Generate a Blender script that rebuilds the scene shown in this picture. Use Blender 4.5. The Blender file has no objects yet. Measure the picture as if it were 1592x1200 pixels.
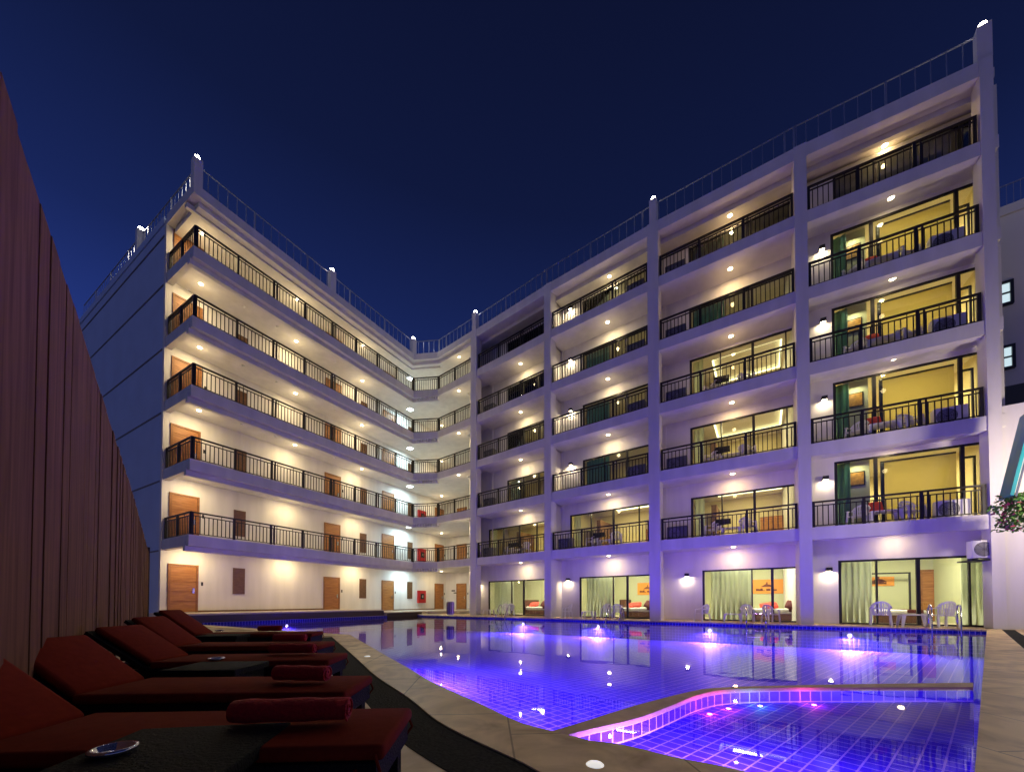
import bpy, math, random
import numpy as np
from mathutils import Matrix, Vector
random.seed(7)
sc = bpy.context.scene
COL = sc.collection

# ------------------------------------------------------------------ camera
F, CX, HOR, PITCH, HC = 593.0, 796.0, 935.0, 0.02, 0.85
CA, CB = 15.527, -18.347
cam = bpy.data.cameras.new('camera'); camo = bpy.data.objects.new('camera', cam); COL.objects.link(camo)
cam.sensor_width = 36; cam.lens = 36 * F / 1592
CYP = HOR - F * math.tan(PITCH)
cam.shift_y = (CYP - 600) / 1592
cam.clip_end = 2000; cam.clip_start = 0.02
camo.location = (CA, CB, HC)
camo.rotation_euler = (math.pi / 2 + PITCH, 0, math.atan2(0.5715, 0.8206))
sc.camera = camo

# ------------------------------------------------------------------ sky
w = bpy.data.worlds.new("World"); sc.world = w; w.use_nodes = True
nt = w.node_tree; nt.nodes.clear()
wo = nt.nodes.new('ShaderNodeOutputWorld'); bg = nt.nodes.new('ShaderNodeBackground')
tc = nt.nodes.new('ShaderNodeTexCoord'); sx = nt.nodes.new('ShaderNodeSeparateXYZ'); rp = nt.nodes.new('ShaderNodeValToRGB')
# dusk sky: brighter blue towards the horizon, a little lighter in the west (left)
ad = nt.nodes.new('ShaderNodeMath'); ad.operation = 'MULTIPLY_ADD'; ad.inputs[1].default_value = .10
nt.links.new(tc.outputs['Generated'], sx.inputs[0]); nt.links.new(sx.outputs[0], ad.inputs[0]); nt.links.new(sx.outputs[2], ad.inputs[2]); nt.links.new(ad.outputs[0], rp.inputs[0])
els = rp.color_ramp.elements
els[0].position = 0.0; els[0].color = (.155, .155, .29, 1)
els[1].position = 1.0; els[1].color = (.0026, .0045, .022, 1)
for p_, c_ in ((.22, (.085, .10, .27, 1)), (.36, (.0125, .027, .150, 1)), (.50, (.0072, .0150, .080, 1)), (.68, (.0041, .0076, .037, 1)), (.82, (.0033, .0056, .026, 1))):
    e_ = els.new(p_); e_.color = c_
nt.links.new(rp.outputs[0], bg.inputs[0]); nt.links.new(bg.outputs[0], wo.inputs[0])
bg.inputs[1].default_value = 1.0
sc.view_settings.view_transform = 'Standard'; sc.view_settings.look = 'None'
sc.view_settings.exposure = 0.32; sc.view_settings.gamma = 1.0
cy_ = sc.cycles
cy_.use_denoising = True
try: cy_.denoiser = 'OPENIMAGEDENOISE'
except Exception: pass
cy_.max_bounces = 7; cy_.diffuse_bounces = 4; cy_.glossy_bounces = 4; cy_.transparent_max_bounces = 10; cy_.transmission_bounces = 4
cy_.caustics_reflective = False; cy_.caustics_refractive = False; cy_.sample_clamp_indirect = 3.0
cy_.use_adaptive_sampling = False

# ------------------------------------------------------------------ pixel/plan helpers
def c2w(X, Y): return CA + X * .8206 - Y * .5715, CB + X * .5715 + Y * .8206
def at(x, y, z):                       # a pixel of the photograph dropped on the level plane z
    c, s = math.cos(PITCH), math.sin(PITCH); U = (x - CX) / F; V = (CYP - y) / F
    t = (z - HC) / (s + V * c); a, b = c2w(U * t, (c - V * s) * t); return (a, b)
def along(x, A, B):                    # where the sight line of column x meets the vertical plane A-B
    U = (x - CX) / F; d = Vector(c2w(U, 1)) - Vector((CA, CB)); e = (Vector(B) - Vector(A)).normalized()
    m = Matrix(((d.x, -e.x), (d.y, -e.y))); r = m.inverted() @ (Vector(A) - Vector((CA, CB))); return r.y
def V2(p): return Vector((p[0], p[1]))
def frame(A, B, z=0):
    A = V2(A); e = (V2(B) - A).normalized()
    return Matrix(((e.x, -e.y, 0, A.x), (e.y, e.x, 0, A.y), (0, 0, 1, z), (0, 0, 0, 1)))
def T(x, y, z=0): return Matrix.Translation((x, y, z))
def RZ(a): return Matrix.Rotation(a, 4, 'Z')

# ------------------------------------------------------------------ materials
MAT = {}
def mat(name, col, rough=0.6, metal=0.0, noise=0.0, nscale=8.0, bump=0.0, emit=None, estr=0.0, spec=0.5, stretch=None):
    m = bpy.data.materials.new(name); m.use_nodes = True; n = m.node_tree; p = n.nodes['Principled BSDF']
    p.inputs['Base Color'].default_value = (*col, 1); p.inputs['Roughness'].default_value = rough; p.inputs['Metallic'].default_value = metal
    p.inputs['Specular IOR Level'].default_value = spec
    if noise or bump:
        tc = n.nodes.new('ShaderNodeTexCoord'); nz = n.nodes.new('ShaderNodeTexNoise'); nz.inputs['Scale'].default_value = nscale; nz.inputs['Detail'].default_value = 5
        if stretch:
            mp = n.nodes.new('ShaderNodeMapping'); mp.inputs['Scale'].default_value = stretch; n.links.new(tc.outputs['Object'], mp.inputs[0]); n.links.new(mp.outputs[0], nz.inputs['Vector'])
        else: n.links.new(tc.outputs['Object'], nz.inputs['Vector'])
        if noise:
            r = n.nodes.new('ShaderNodeValToRGB'); r.color_ramp.elements[0].position = .3; r.color_ramp.elements[1].position = .7
            r.color_ramp.elements[0].color = (*[c * (1 - noise) for c in col], 1); r.color_ramp.elements[1].color = (*[min(1, c * (1 + noise * .6)) for c in col], 1)
            n.links.new(nz.outputs['Fac'], r.inputs[0]); n.links.new(r.outputs[0], p.inputs['Base Color'])
        if bump:
            b = n.nodes.new('ShaderNodeBump'); b.inputs['Strength'].default_value = bump; b.inputs['Distance'].default_value = .02
            n.links.new(nz.outputs['Fac'], b.inputs['Height']); n.links.new(b.outputs[0], p.inputs['Normal'])
    if emit:
        p.inputs['Emission Color'].default_value = (*emit, 1); p.inputs['Emission Strength'].default_value = estr
    MAT[name] = m; return m
def wood(name, c1, c2, scale=(1, 1, 10), rough=.5):
    m = mat(name, c1, rough); n = m.node_tree; p = n.nodes['Principled BSDF']
    tc = n.nodes.new('ShaderNodeTexCoord'); mp = n.nodes.new('ShaderNodeMapping'); mp.inputs['Scale'].default_value = scale
    nz = n.nodes.new('ShaderNodeTexNoise'); nz.inputs['Scale'].default_value = 1.6; nz.inputs['Detail'].default_value = 6; nz.inputs['Distortion'].default_value = .6
    r = n.nodes.new('ShaderNodeValToRGB'); r.color_ramp.elements[0].color = (*c1, 1); r.color_ramp.elements[1].color = (*c2, 1)
    r.color_ramp.elements[0].position = .35; r.color_ramp.elements[1].position = .68
    n.links.new(tc.outputs['Object'], mp.inputs[0]); n.links.new(mp.outputs[0], nz.inputs['Vector']); n.links.new(nz.outputs['Fac'], r.inputs[0]); n.links.new(r.outputs[0], p.inputs['Base Color'])
    return m
def tiles(name, c1, c2, mortar, bw, bh, gap, offset=0.0, rough=.35, rot=0.0, uv=True, noise=False):
    m = mat(name, c1, rough); n = m.node_tree; p = n.nodes['Principled BSDF']
    tc = n.nodes.new('ShaderNodeTexCoord'); mp = n.nodes.new('ShaderNodeMapping'); mp.inputs['Rotation'].default_value = (0, 0, rot)
    b = n.nodes.new('ShaderNodeTexBrick'); b.offset = offset; b.inputs['Scale'].default_value = 1.0
    b.inputs['Brick Width'].default_value = bw; b.inputs['Row Height'].default_value = bh; b.inputs['Mortar Size'].default_value = gap; b.inputs['Mortar Smooth'].default_value = .1
    b.inputs['Color1'].default_value = (*c1, 1); b.inputs['Color2'].default_value = (*c2, 1); b.inputs['Mortar'].default_value = (*mortar, 1)
    n.links.new(tc.outputs['UV' if uv else 'Object'], mp.inputs[0]); n.links.new(mp.outputs[0], b.inputs['Vector'])
    out = b.outputs[0]
    if noise:
        nz = n.nodes.new('ShaderNodeTexNoise'); nz.inputs['Scale'].default_value = 2.2; nz.inputs['Detail'].default_value = 8; nz.inputs['Distortion'].default_value = 1.2
        mx = n.nodes.new('ShaderNodeMix'); mx.data_type = 'RGBA'; mx.blend_type = 'MULTIPLY'; mx.inputs[0].default_value = .8
        r = n.nodes.new('ShaderNodeValToRGB'); r.color_ramp.elements[0].color = (.5, .42, .34, 1); r.color_ramp.elements[1].color = (1.1, 1.1, 1.1, 1); r.color_ramp.elements[0].position = .32; r.color_ramp.elements[1].position = .6
        n.links.new(tc.outputs['Object'], nz.inputs['Vector']); n.links.new(nz.outputs['Fac'], r.inputs[0]); n.links.new(out, mx.inputs[6]); n.links.new(r.outputs[0], mx.inputs[7]); out = mx.outputs[2]
    p.inputs['Specular IOR Level'].default_value = .12 if uv else .4
    n.links.new(out, p.inputs['Base Color']); return m

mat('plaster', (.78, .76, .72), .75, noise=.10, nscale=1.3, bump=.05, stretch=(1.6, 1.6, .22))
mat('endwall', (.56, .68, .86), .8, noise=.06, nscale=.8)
mat('ceiling', (.80, .76, .70), .8, noise=.03, nscale=2)
mat('groove', (.22, .22, .24), .8)
mat('railing', (.010, .007, .006), .55)
mat('roofrail', (.55, .55, .58), .4, metal=.8)
mat('frame_black', (.012, .012, .014), .4)
wood('door_wood', (.30, .115, .028), (.46, .20, .055), (1.2, 1.2, 14))
wood('door_frame_wood', (.22, .085, .022), (.33, .14, .04), (3, 3, 3))
wood('louvre_wood', (.13, .065, .028), (.20, .10, .045), (3, 3, 12))
mat('steel', (.62, .62, .62), .22, metal=1.0)
mat('dark_plastic', (.02, .02, .022), .5)
mat('white_plastic', (.84, .84, .82), .35)
mat('ac_white', (.88, .88, .85), .5)
mat('ac_backlit', (.14, .14, .16), .5)  # body of the backlit units, their shade put into the colour
mat('fan_grey', (.30, .30, .31), .5)
mat('black', (.006, .006, .007), .6)
mat('walkway_tile', (.55, .47, .36), .4, noise=.08, nscale=3)
tiles('deck_tile', (.74, .58, .34), (.62, .47, .27), (.30, .22, .14), .62, .62, .006, .0, .55, 0.2, uv=False, noise=True)
tiles('coping_tile', (.82, .64, .36), (.72, .54, .29), (.34, .25, .15), .9, .9, .006, .5, .5, 0.9, uv=False, noise=True)
mat('pebble', (.030, .032, .030), .95, spec=.1, noise=.5, nscale=60, bump=.6)
mat('kerb_dark', (.05, .03, .02), .6)
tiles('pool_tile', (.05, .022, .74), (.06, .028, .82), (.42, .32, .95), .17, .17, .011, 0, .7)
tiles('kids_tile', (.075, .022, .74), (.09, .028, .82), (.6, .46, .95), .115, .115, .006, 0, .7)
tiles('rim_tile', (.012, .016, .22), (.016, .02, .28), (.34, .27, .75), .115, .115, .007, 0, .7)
mat('divider_coping', (.45, .28, .16), .5, noise=.25, nscale=5)
wood('fence_wood', (.082, .040, .017), (.150, .078, .034), (9, 9, .6), .9); MAT['fence_wood'].node_tree.nodes['Principled BSDF'].inputs['Specular IOR Level'].default_value = .06
mat('post_dark', (.02, .014, .012), .7)
mat('wicker', (.010, .012, .012), .8, spec=.12, bump=.8, nscale=90)
mat('cushion', (.150, .018, .008), .95, spec=.05, noise=.12, nscale=25, bump=.1)
mat('towel', (.36, .008, .008), .95, noise=.2, nscale=60, bump=.5)
mat('red_paint', (.42, .012, .014), .4)
mat('pillow_red', (.55, .05, .03), .8)
mat('pillow_dark', (.12, .02, .02), .8)
mat('linen', (.75, .72, .66), .8)
mat('bed_brown', (.12, .05, .03), .7)
mat('curtain_sheer', (.42, .48, .38), .8, noise=.1, nscale=4)
mat('curtain_teal', (.08, .22, .19), .7)
mat('room_wall', (.72, .63, .36), .8)
mat('room_wall_green', (.55, .57, .36), .8)
mat('room_wall_dim', (.16, .13, .09), .8)  # walls of unlit rooms, the darkness put into the colour
mat('room_ceiling', (.8, .76, .62), .8)
mat('bronze_glass', (.30, .22, .08), .25)
mat('picture_gold', (.45, .22, .03), .5, noise=.4, nscale=9)
mat('picture_orange', (.75, .30, .04), .6)
mat('picture_ink', (.16, .04, .01), .6)
mat('teal_sheet', (.015, .22, .25), .35)
mat('leaf', (.07, .20, .025), .6)
mat('flower', (.75, .10, .22), .6)
mat('stem', (.10, .06, .03), .8)
mat('towel_dark', (.012, .014, .02), .9)
mat('glass_dish', (.55, .57, .60), .08, metal=.9)
mat('neighbour_wall', (.80, .76, .70), .8)
mat('neighbour_dark', (.09, .09, .10), .8)
mat('bin_stripe', (.55, .48, .28), .9, spec=.1)
mat('lens_warm', (1, .9, .7), .5, emit=(1, .80, .48), estr=22)
mat('lens_cool', (1, 1, 1), .5, emit=(.80, .95, 1), estr=22)
mat('lens_white', (1, 1, 1), .5, emit=(1, .93, .80), estr=45)
mat('lens_deck', (1, 1, 1), .5, emit=(1, .97, .9), estr=.55)
mat('lens_pool', (1, 1, 1), .5, emit=(.62, .5, 1), estr=5)
mat('lens_pink', (1, 1, 1), .5, emit=(1, .25, .75), estr=4)
mat('cove', (1, 1, 1), .5, emit=(1, .90, .50), estr=2.2)
mat('lit_pane', (.6, .7, .7), .5, emit=(.62, .80, .85), estr=.75)
def glassy(name, tint_, ior, rough, bump=0, scale=1.0):
    m = bpy.data.materials.new(name); m.use_nodes = True; n = m.node_tree; n.nodes.clear()
    o = n.nodes.new('ShaderNodeOutputMaterial'); mx = n.nodes.new('ShaderNodeMixShader'); t = n.nodes.new('ShaderNodeBsdfTransparent'); g = n.nodes.new('ShaderNodeBsdfGlossy'); fr = n.nodes.new('ShaderNodeFresnel')
    t.inputs[0].default_value = (*tint_, 1); g.inputs['Roughness'].default_value = rough; fr.inputs['IOR'].default_value = ior
    n.links.new(fr.outputs[0], mx.inputs[0]); n.links.new(t.outputs[0], mx.inputs[1]); n.links.new(g.outputs[0], mx.inputs[2]); n.links.new(mx.outputs[0], o.inputs[0])
    if bump:
        tc = n.nodes.new('ShaderNodeTexCoord'); nz = n.nodes.new('ShaderNodeTexNoise'); nz.inputs['Scale'].default_value = scale; nz.inputs['Detail'].default_value = 2
        b = n.nodes.new('ShaderNodeBump'); b.inputs['Strength'].default_value = bump; b.inputs['Distance'].default_value = .02
        n.links.new(tc.outputs['Object'], nz.inputs['Vector']); n.links.new(nz.outputs['Fac'], b.inputs['Height']); n.links.new(b.outputs[0], g.inputs['Normal']); n.links.new(b.outputs[0], fr.inputs['Normal'])
    MAT[name] = m
glassy('glass', (.93, .97, .95), 1.45, .0)
glassy('water', (.92, .94, 1.0), 1.25, .018, .12, 1.6)

# ------------------------------------------------------------------ mesh helpers
class MB:
    def __init__(s): s.v = []; s.f = []; s.uv = []
    def add(s, vs, fs, M=None, uvs=None):
        o = len(s.v)
        s.v += [tuple(M @ Vector(p)) if M is not None else tuple(p) for p in vs]
        s.f += [tuple(i + o for i in f) for f in fs]
        s.uv += uvs if uvs else [None] * len(fs)
        return s
    def box(s, x0, x1, y0, y1, z0, z1, M=None):
        return s.add([(x0, y0, z0), (x1, y0, z0), (x1, y1, z0), (x0, y1, z0), (x0, y0, z1), (x1, y0, z1), (x1, y1, z1), (x0, y1, z1)],
                     [(0, 3, 2, 1), (4, 5, 6, 7), (0, 1, 5, 4), (1, 2, 6, 5), (2, 3, 7, 6), (3, 0, 4, 7)], M)
    def prism(s, poly, z0, z1, M=None):
        n = len(poly)
        a = sum(poly[i][0] * poly[(i + 1) % n][1] - poly[(i + 1) % n][0] * poly[i][1] for i in range(n))
        if a < 0: poly = poly[::-1]
        return s.add([(p[0], p[1], z0) for p in poly] + [(p[0], p[1], z1) for p in poly],
                     [tuple(range(n - 1, -1, -1)), tuple(range(n, 2 * n))] + [(i, (i + 1) % n, n + (i + 1) % n, n + i) for i in range(n)], M)
    def cyl(s, p0, p1, r, n=10, r1=None, M=None):
        p0, p1 = Vector(p0), Vector(p1); d = (p1 - p0).normalized(); a = d.orthogonal().normalized(); b = d.cross(a); r1 = r if r1 is None else r1
        vs = [p0 + (a * math.cos(t) + b * math.sin(t)) * r for t in [2 * math.pi * i / n for i in range(n)]] + [p1 + (a * math.cos(t) + b * math.sin(t)) * r1 for t in [2 * math.pi * i / n for i in range(n)]]
        return s.add(vs, [tuple(range(n - 1, -1, -1)), tuple(range(n, 2 * n))] + [(i, (i + 1) % n, n + (i + 1) % n, n + i) for i in range(n)], M)
    def tube(s, pts, r, n=8, M=None):
        for a, b in zip(pts, pts[1:]): s.cyl(a, b, r, n, M=M)
        return s
    def beam(s, p0, p1, wx, wz, M=None):    # square bar between two points
        p0, p1 = Vector(p0), Vector(p1); d = (p1 - p0).normalized(); up = Vector((0, 0, 1)) if abs(d.z) < .9 else Vector((0, 1, 0))
        a = d.cross(up).normalized() * wx / 2; b = a.normalized().cross(d).normalized() * wz / 2
        vs = [p0 - a - b, p0 + a - b, p0 + a + b, p0 - a + b, p1 - a - b, p1 + a - b, p1 + a + b, p1 - a + b]
        return s.add(vs, [(0, 1, 2, 3), (4, 7, 6, 5), (0, 4, 5, 1), (1, 5, 6, 2), (2, 6, 7, 3), (3, 7, 4, 0)], M)
    def lathe(s, prof, n=20, M=None):
        vs = []; fs = []
        for r, z in prof: vs += [(r * math.cos(2 * math.pi * i / n), r * math.sin(2 * math.pi * i / n), z) for i in range(n)]
        for k in range(len(prof) - 1): fs += [(k * n + i, k * n + (i + 1) % n, (k + 1) * n + (i + 1) % n, (k + 1) * n + i) for i in range(n)]
        return s.add(vs, fs, M)
    def mesh(s, name, m, smooth=False):
        me = bpy.data.meshes.new(name); me.from_pydata(s.v, [], s.f); me.materials.append(MAT[m]); me.update()
        if any(u is not None for u in s.uv):
            l = me.uv_layers.new(name='UVMap')
            for p, u in zip(me.polygons, s.uv):
                if u:
                    for li, c in zip(p.loop_indices, u): l.data[li].uv = c
        if smooth:
            for p in me.polygons: p.use_smooth = True
        return me
    def build(s, name, m, parent=None, M=None, smooth=False, bevel=0):
        return obj(name, s.mesh(name, m, smooth), parent, M, bevel)
def obj(name, me, parent=None, M=None, bevel=0):
    o = bpy.data.objects.new(name, me); COL.objects.link(o)
    if parent is not None: o.parent = parent
    if M is not None: o.matrix_local = M
    if bevel:
        b = o.modifiers.new('bevel', 'BEVEL'); b.width = bevel; b.segments = 3; b.limit_method = 'ANGLE'
        for p in me.polygons: p.use_smooth = True
    return o
def tag(o, label, cat, group=None):
    o['label'] = label; o['category'] = cat
    if group: o['group'] = group
    return o
def struct(o): o['kind'] = 'structure'; return o
def thing(name, label, cat, M=None, group=None):
    o = bpy.data.objects.new(name, None); COL.objects.link(o); o.empty_display_size = .2
    if M is not None: o.matrix_world = M
    return tag(o, label, cat, group)
def copy_tree(o, parent=None):
    c = o.copy(); COL.objects.link(c)
    if parent is not None: c.parent = parent
    for ch in [x for x in list(o.children)]: copy_tree(ch, c)
    return c
def light(parent, kind, power, col, M, size=.1, name='lamp_light', spread=None, size_y=None):
    l = bpy.data.lights.new(name, kind); l.energy = power; l.color = col
    if kind == 'AREA':
        l.shape = 'DISK' if size_y is None else 'RECTANGLE'; l.size = size
        if size_y is not None: l.size_y = size_y
        if spread: l.spread = spread
    else: l.shadow_soft_size = size
    o = bpy.data.objects.new(name, l); COL.objects.link(o)
    if parent is not None: o.parent = parent
    o.matrix_local = M; return o

FLOORN = ['ground floor', 'first floor', 'second floor', 'third floor', 'fourth floor', 'fifth floor']
BAYN = [None, 'innermost bay', 'third bay from right', 'second bay from right', 'rightmost bay']
ZL = [0.0, 3.6, 6.72, 9.78, 12.66, 15.6]; ROOF = 18.2
COLS = [((-.45, -.05), (0, -.02)), ((5.18, -.42), (5.60, -.45)), ((10.77, -.62), (11.25, -.62)), ((16.22, -.5), (16.61, -.46)), ((21.03, -.02), (21.32, 0))]
RECS = {1: 1.5, 2: 1.5, 3: 1.5, 4: 1.12}; REC = 1.5
# ------------------------------------------------------------------ hotel
hotel = tag(bpy.data.objects.new('hotel_building', None), 'white L-shaped six storey hotel with lit balconies around the pool', 'building'); COL.objects.link(hotel)
hotel.location = (0, 0, 0)
WARM = (1, .76, .40); WARMR = (1, .66, .30)

# columns and walls of the right wing
for k, (l, r) in enumerate(COLS):
    M = frame(l, r); wd = (V2(r) - V2(l)).length
    MB().box(0, wd, 0, .55, -.02, ROOF, M).build('column', 'plaster', hotel)
    if k == 4:
        for z in ZL[1:]: MB().box(wd, wd + .10, .05, .5, z - .42, z - .02, M).build('slab_end', 'plaster', hotel)
MB().box(21.33, 21.72, .10, 1.2, -.02, 3.3).box(21.33, 23.4, .10, 1.2, 3.3, 6.95).build('end_pier', 'plaster', hotel)
BAY = {}
for k in (1, 2, 3, 4):
    A, B = COLS[k - 1][1], COLS[k][0]; BAY[k] = (frame(A, B), (V2(B) - V2(A)).length)
XL = {1: -1.9, 2: -.2, 3: -.22, 4: -.2}; XR = {1: .22, 2: .24, 3: .2, 4: .45}
for k in (1, 2, 3, 4):       # partition walls between the rooms
    M, W_ = BAY[k]; REC = RECS[k]
    m = MB()
    if k == 1:
        m.prism([(-1.9, REC), (-1.75, REC), (-.12, .55), (-.3, .55)], -.02, ROOF - .5, M); m.box(-2.1, -1.9, REC, REC + 4.2, -.02, ROOF - .5, M)
    else: m.box(XL[k] - .12, XL[k], .56, REC + 4.2, -.02, ROOF - .5, M)
    if k == 4: m.box(W_ + .45, W_ + .6, .56, REC + 4.2, -.02, ROOF - .5, M)
    m.build('partition_wall', 'plaster', hotel)

def railing_mesh(segs, z, h=.95, step=.155, post=1.6):
    m = MB()
    for A, B in segs:
        A, B = V2(A), V2(B); L = (B - A).length; d = (B - A) / L
        P = lambda s, q: (A.x + d.x * s, A.y + d.y * s, z + q)
        m.beam(P(0, h), P(L, h), .075, .055); m.beam(P(0, h - .14), P(L, h - .14), .04, .035); m.beam(P(0, .07), P(L, .07), .035, .03)
        np_ = max(1, round(L / post)); pp = [L * i / np_ for i in range(np_ + 1)]
        for i, s in enumerate(pp):
            s = min(max(s, .04), L - .04); m.beam(P(s, -.03), P(s, h), .082, .082)
            if 0 < i < np_ and i % 2 == 0: m.beam(P(s + .16, -.03), P(s + .16, h), .05, .05)
        n = max(2, round(L / step))
        for i in range(1, n):
            s = L * i / n; m.beam(P(s, .07), P(s, h - .14), .029, .029)
            if i % 5 == 2: m.beam(P(s, h - .14), P(s, h), .02, .02)
    return m

# windows: opening x0..x1 in bay coordinates, head height above floor, mullions
WIN = {(4, 0): (.95, 4.85, 2.42, [2.05, 3.15, 4.4]), (3, 0): (1.5, 5.12, 2.28, [3.42, 4.14]), (2, 0): (.92, 4.9, 2.2, [2.85, 3.6]), (1, 0): (-.32, 4.9, 2.2, [1.65, 2.6])}
for l in (1, 2, 3, 4): WIN[(4, l)] = (.88, 4.85, (2.66, 2.62, 2.48, 2.54)[l - 1], [2.08, 4.3])
WIN[(4, 5)] = (.98, 4.85, 1.9, [2.22, 4.45])
for l in (1, 2, 3): WIN[(3, l)] = (1.05, 5.12, (2.10, 2.26, 2.40)[l - 1], [2.32, 3.55, 4.72])
for l in (4, 5): WIN[(3, l)] = (1.05, 5.12, 1.95, [2.4, 3.55])
WIN[(2, 1)] = (.35, 4.9, 2.13, [1.62, 2.88, 4.22])
for l in (2, 3, 4, 5): WIN[(2, l)] = (1.15, 4.9, 1.95, [2.4, 3.62])
WIN[(1, 1)] = (-.3, 4.9, 2.05, [.98, 2.28, 3.6])
for l in (2, 3, 4, 5): WIN[(1, l)] = (1.3, 4.9, 1.9, [2.6, 3.75])
ROOMS = {}
for k in (1, 2, 3, 4):
    M, W_ = BAY[k]; REC = RECS[k]
    for l in range(6):
        zf = ZL[l] - .03 if l else 0.0; zc = (ZL[l + 1] - .24) if l < 5 else ROOF - .6
        if l:
            z = ZL[l]
            MB().box(.002, W_ - .002, .05, .30, z - .46, z, M).box(XL[k], W_ + XR[k], .30, REC, z - .24, z - .03, M).box(XL[k] if k > 1 else -.1, W_ + XR[k], .301, (.36 if k == 4 else .56), z - .455, z - .243, M).box(XL[k] if k > 1 else -.1, W_ + XR[k], (.361 if k == 4 else .561), REC, z - (.30 if k == 4 else .42), z - .243, M).build('balcony_slab', 'plaster', hotel)
            R = M.to_3x3(); A = M @ Vector((.03, .16, 0)); B = M @ Vector((W_ - .03, .16, 0))
            railing_mesh([((A.x, A.y), (B.x, B.y))], z).build('balcony_railing', 'railing', hotel)
        x0, x1, hh, mul = WIN[(k, l)]
        m = MB(); y0, y1 = REC, REC + .12
        m.box(XL[k], x0, y0, y1, zf, zc, M); m.box(x0, x1, y0, y1, zf + hh, zc, M)
        if x1 < W_ + XR[k]: m.box(x1, W_ + XR[k], y0, y1, zf, zc, M)
        m.build('facade_wall', 'plaster', hotel)
        f = MB(); fy0, fy1 = REC + .02, REC + .09
        f.box(x0, x0 + .09, fy0, fy1, zf, zf + hh, M).box(x1 - .07, x1, fy0, fy1, zf, zf + hh, M).box(x0 + .09, x1 - .07, fy0, fy1, zf + hh - .07, zf + hh, M).box(x0 + .09, x1 - .07, fy0, fy1, zf, zf + .06, M)
        for i, q in enumerate(mul):
            wd = .10 if (i == len(mul) // 2 or (k == 4 and l)) else .05
            f.box(q - wd / 2, q + wd / 2, fy0 - .01, fy1 + .01, zf + .06, zf + hh - .07, M)
        fo = f.build('window', 'frame_black', hotel)
        ed = [x0 + .09] + mul + [x1 - .07]
        for a, b in zip(ed, ed[1:]):
            MB().box(a + .02, b - .02, REC + .050, REC + .056, zf + .06, zf + hh - .07, M).build('pane', 'glass', fo)
        ROOMS[(k, l)] = (M, W_, zf, zc, x0, x1, hh)
    # roof edge
    MB().box(.002, W_ - .002, .03, .30, ROOF - .5, ROOF, M).box(XL[k], W_ + XR[k], .30, REC + 4.4, ROOF - .45, ROOF - .15, M).box(XL[k] if k > 1 else -.1, W_ + XR[k], .62, .80, ROOF - .66, ROOF - .455, M).build('roof_edge', 'plaster', hotel)
    MB().box(-.0 if k > 1 else .16, .07 if k > 1 else .22, REC - .13, REC - .07, .0 if k > 4 else 3.4, ROOF - .6, M @ T(-.05, 0)).build('downpipe', 'plaster', hotel)

# left wing --------------------------------------------------------
LC, LI, LM, LK = (-4.1, -13.2), (-5.2, -.6), (-3.7, .2), (-.46, -.02)
ML = frame(LC, LI); LW = (V2(LI) - V2(LC)).length; REL = 2.7
LE = tuple((ML @ Vector((0, REL, 0)))[:2])
WB = tuple((ML @ Vector((19.4, REL, 0)))[:2])     # far end of the door wall
EDGE = [LE, LC, LI, LM, LK]
def offs(poly, d):
    out = []
    for i, p in enumerate(poly):
        p = V2(p); ns = []
        if i: e = (p - V2(poly[i - 1])).normalized(); ns.append(Vector((-e.y, e.x)))
        if i < len(poly) - 1: e = (V2(poly[i + 1]) - p).normalized(); ns.append(Vector((-e.y, e.x)))
        n = sum(ns, Vector((0, 0))).normalized(); out.append(tuple(p + n * d / n.dot(ns[0])))
    return out
def band(m, poly, d0, d1, z0, z1):
    a, b = offs(poly, d0), offs(poly, d1); n = len(poly)
    vs = []
    for i in range(n): vs += [(*a[i], z0), (*b[i], z0), (*b[i], z1), (*a[i], z1)]
    fs = [(0, 1, 2, 3), tuple(4 * (n - 1) + q for q in (3, 2, 1, 0))]
    for i in range(n - 1):
        o, p = 4 * i, 4 * i + 4
        fs += [(o + q, p + q, p + (q + 1) % 4, o + (q + 1) % 4)[::-1] for q in range(4)]
    m.add(vs, fs); return m
INNER = [WB, (WB[0] + 6.2, WB[1] + .2), (-2.1, 5.0), (-2.1, 1.5), (-.3, .54)]
FLOORPOLY = offs(EDGE, .262) + [(-.462, .53), (-2.1, 1.5), (-2.1, WB[1] - .05), (WB[0], WB[1] - .05)]
for l in range(1, 6):
    z = ZL[l]; m = MB()
    band(m, EDGE, .04, .26, z - .46, z); m.prism(FLOORPOLY, z - .26, z - .03); band(m, EDGE[1:4], .27, .46, z - .66, z - .265)
    m.build('walkway_slab', 'plaster', hotel)
    E2 = offs(EDGE, .15)
    for a, b in zip(E2, E2[1:]): railing_mesh([(a, b)], z, post=1.5).build('walkway_railing', 'railing', hotel)
    m = MB()                    # small ribs under the chamfered corner of the walkway
    A, B = V2(LI), V2(LM)
    for q in range(9):
        p = A.lerp(B, (q + .5) / 9); MB().box(p.x - .03, p.x + .03, p.y + .12, p.y + .25, z - .64, z - .462).build('corner_rib', 'plaster', hotel)
m = MB(); band(m, EDGE, .0, .28, ROOF - .42, ROOF); band(m, EDGE, .28, .6, ROOF - .62, ROOF - .2); m.prism(offs(EDGE, .602) + FLOORPOLY[5:], ROOF - .5, ROOF - .2); band(m, EDGE[1:4], .62, .8, ROOF - .70, ROOF - .505)
m.build('roof_slab', 'plaster', hotel)
MB().box(0, 19.6, REL, REL + .2, -.02, ROOF - .2, ML).build('door_wall', 'plaster', hotel)
MB().box(WB[0] - .1, -2.1, WB[1], WB[1] + .2, -.02, ROOF - .2).build('corner_wall', 'plaster', hotel)
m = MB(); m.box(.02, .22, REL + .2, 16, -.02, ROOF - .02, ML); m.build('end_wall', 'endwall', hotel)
m = MB()
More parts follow.
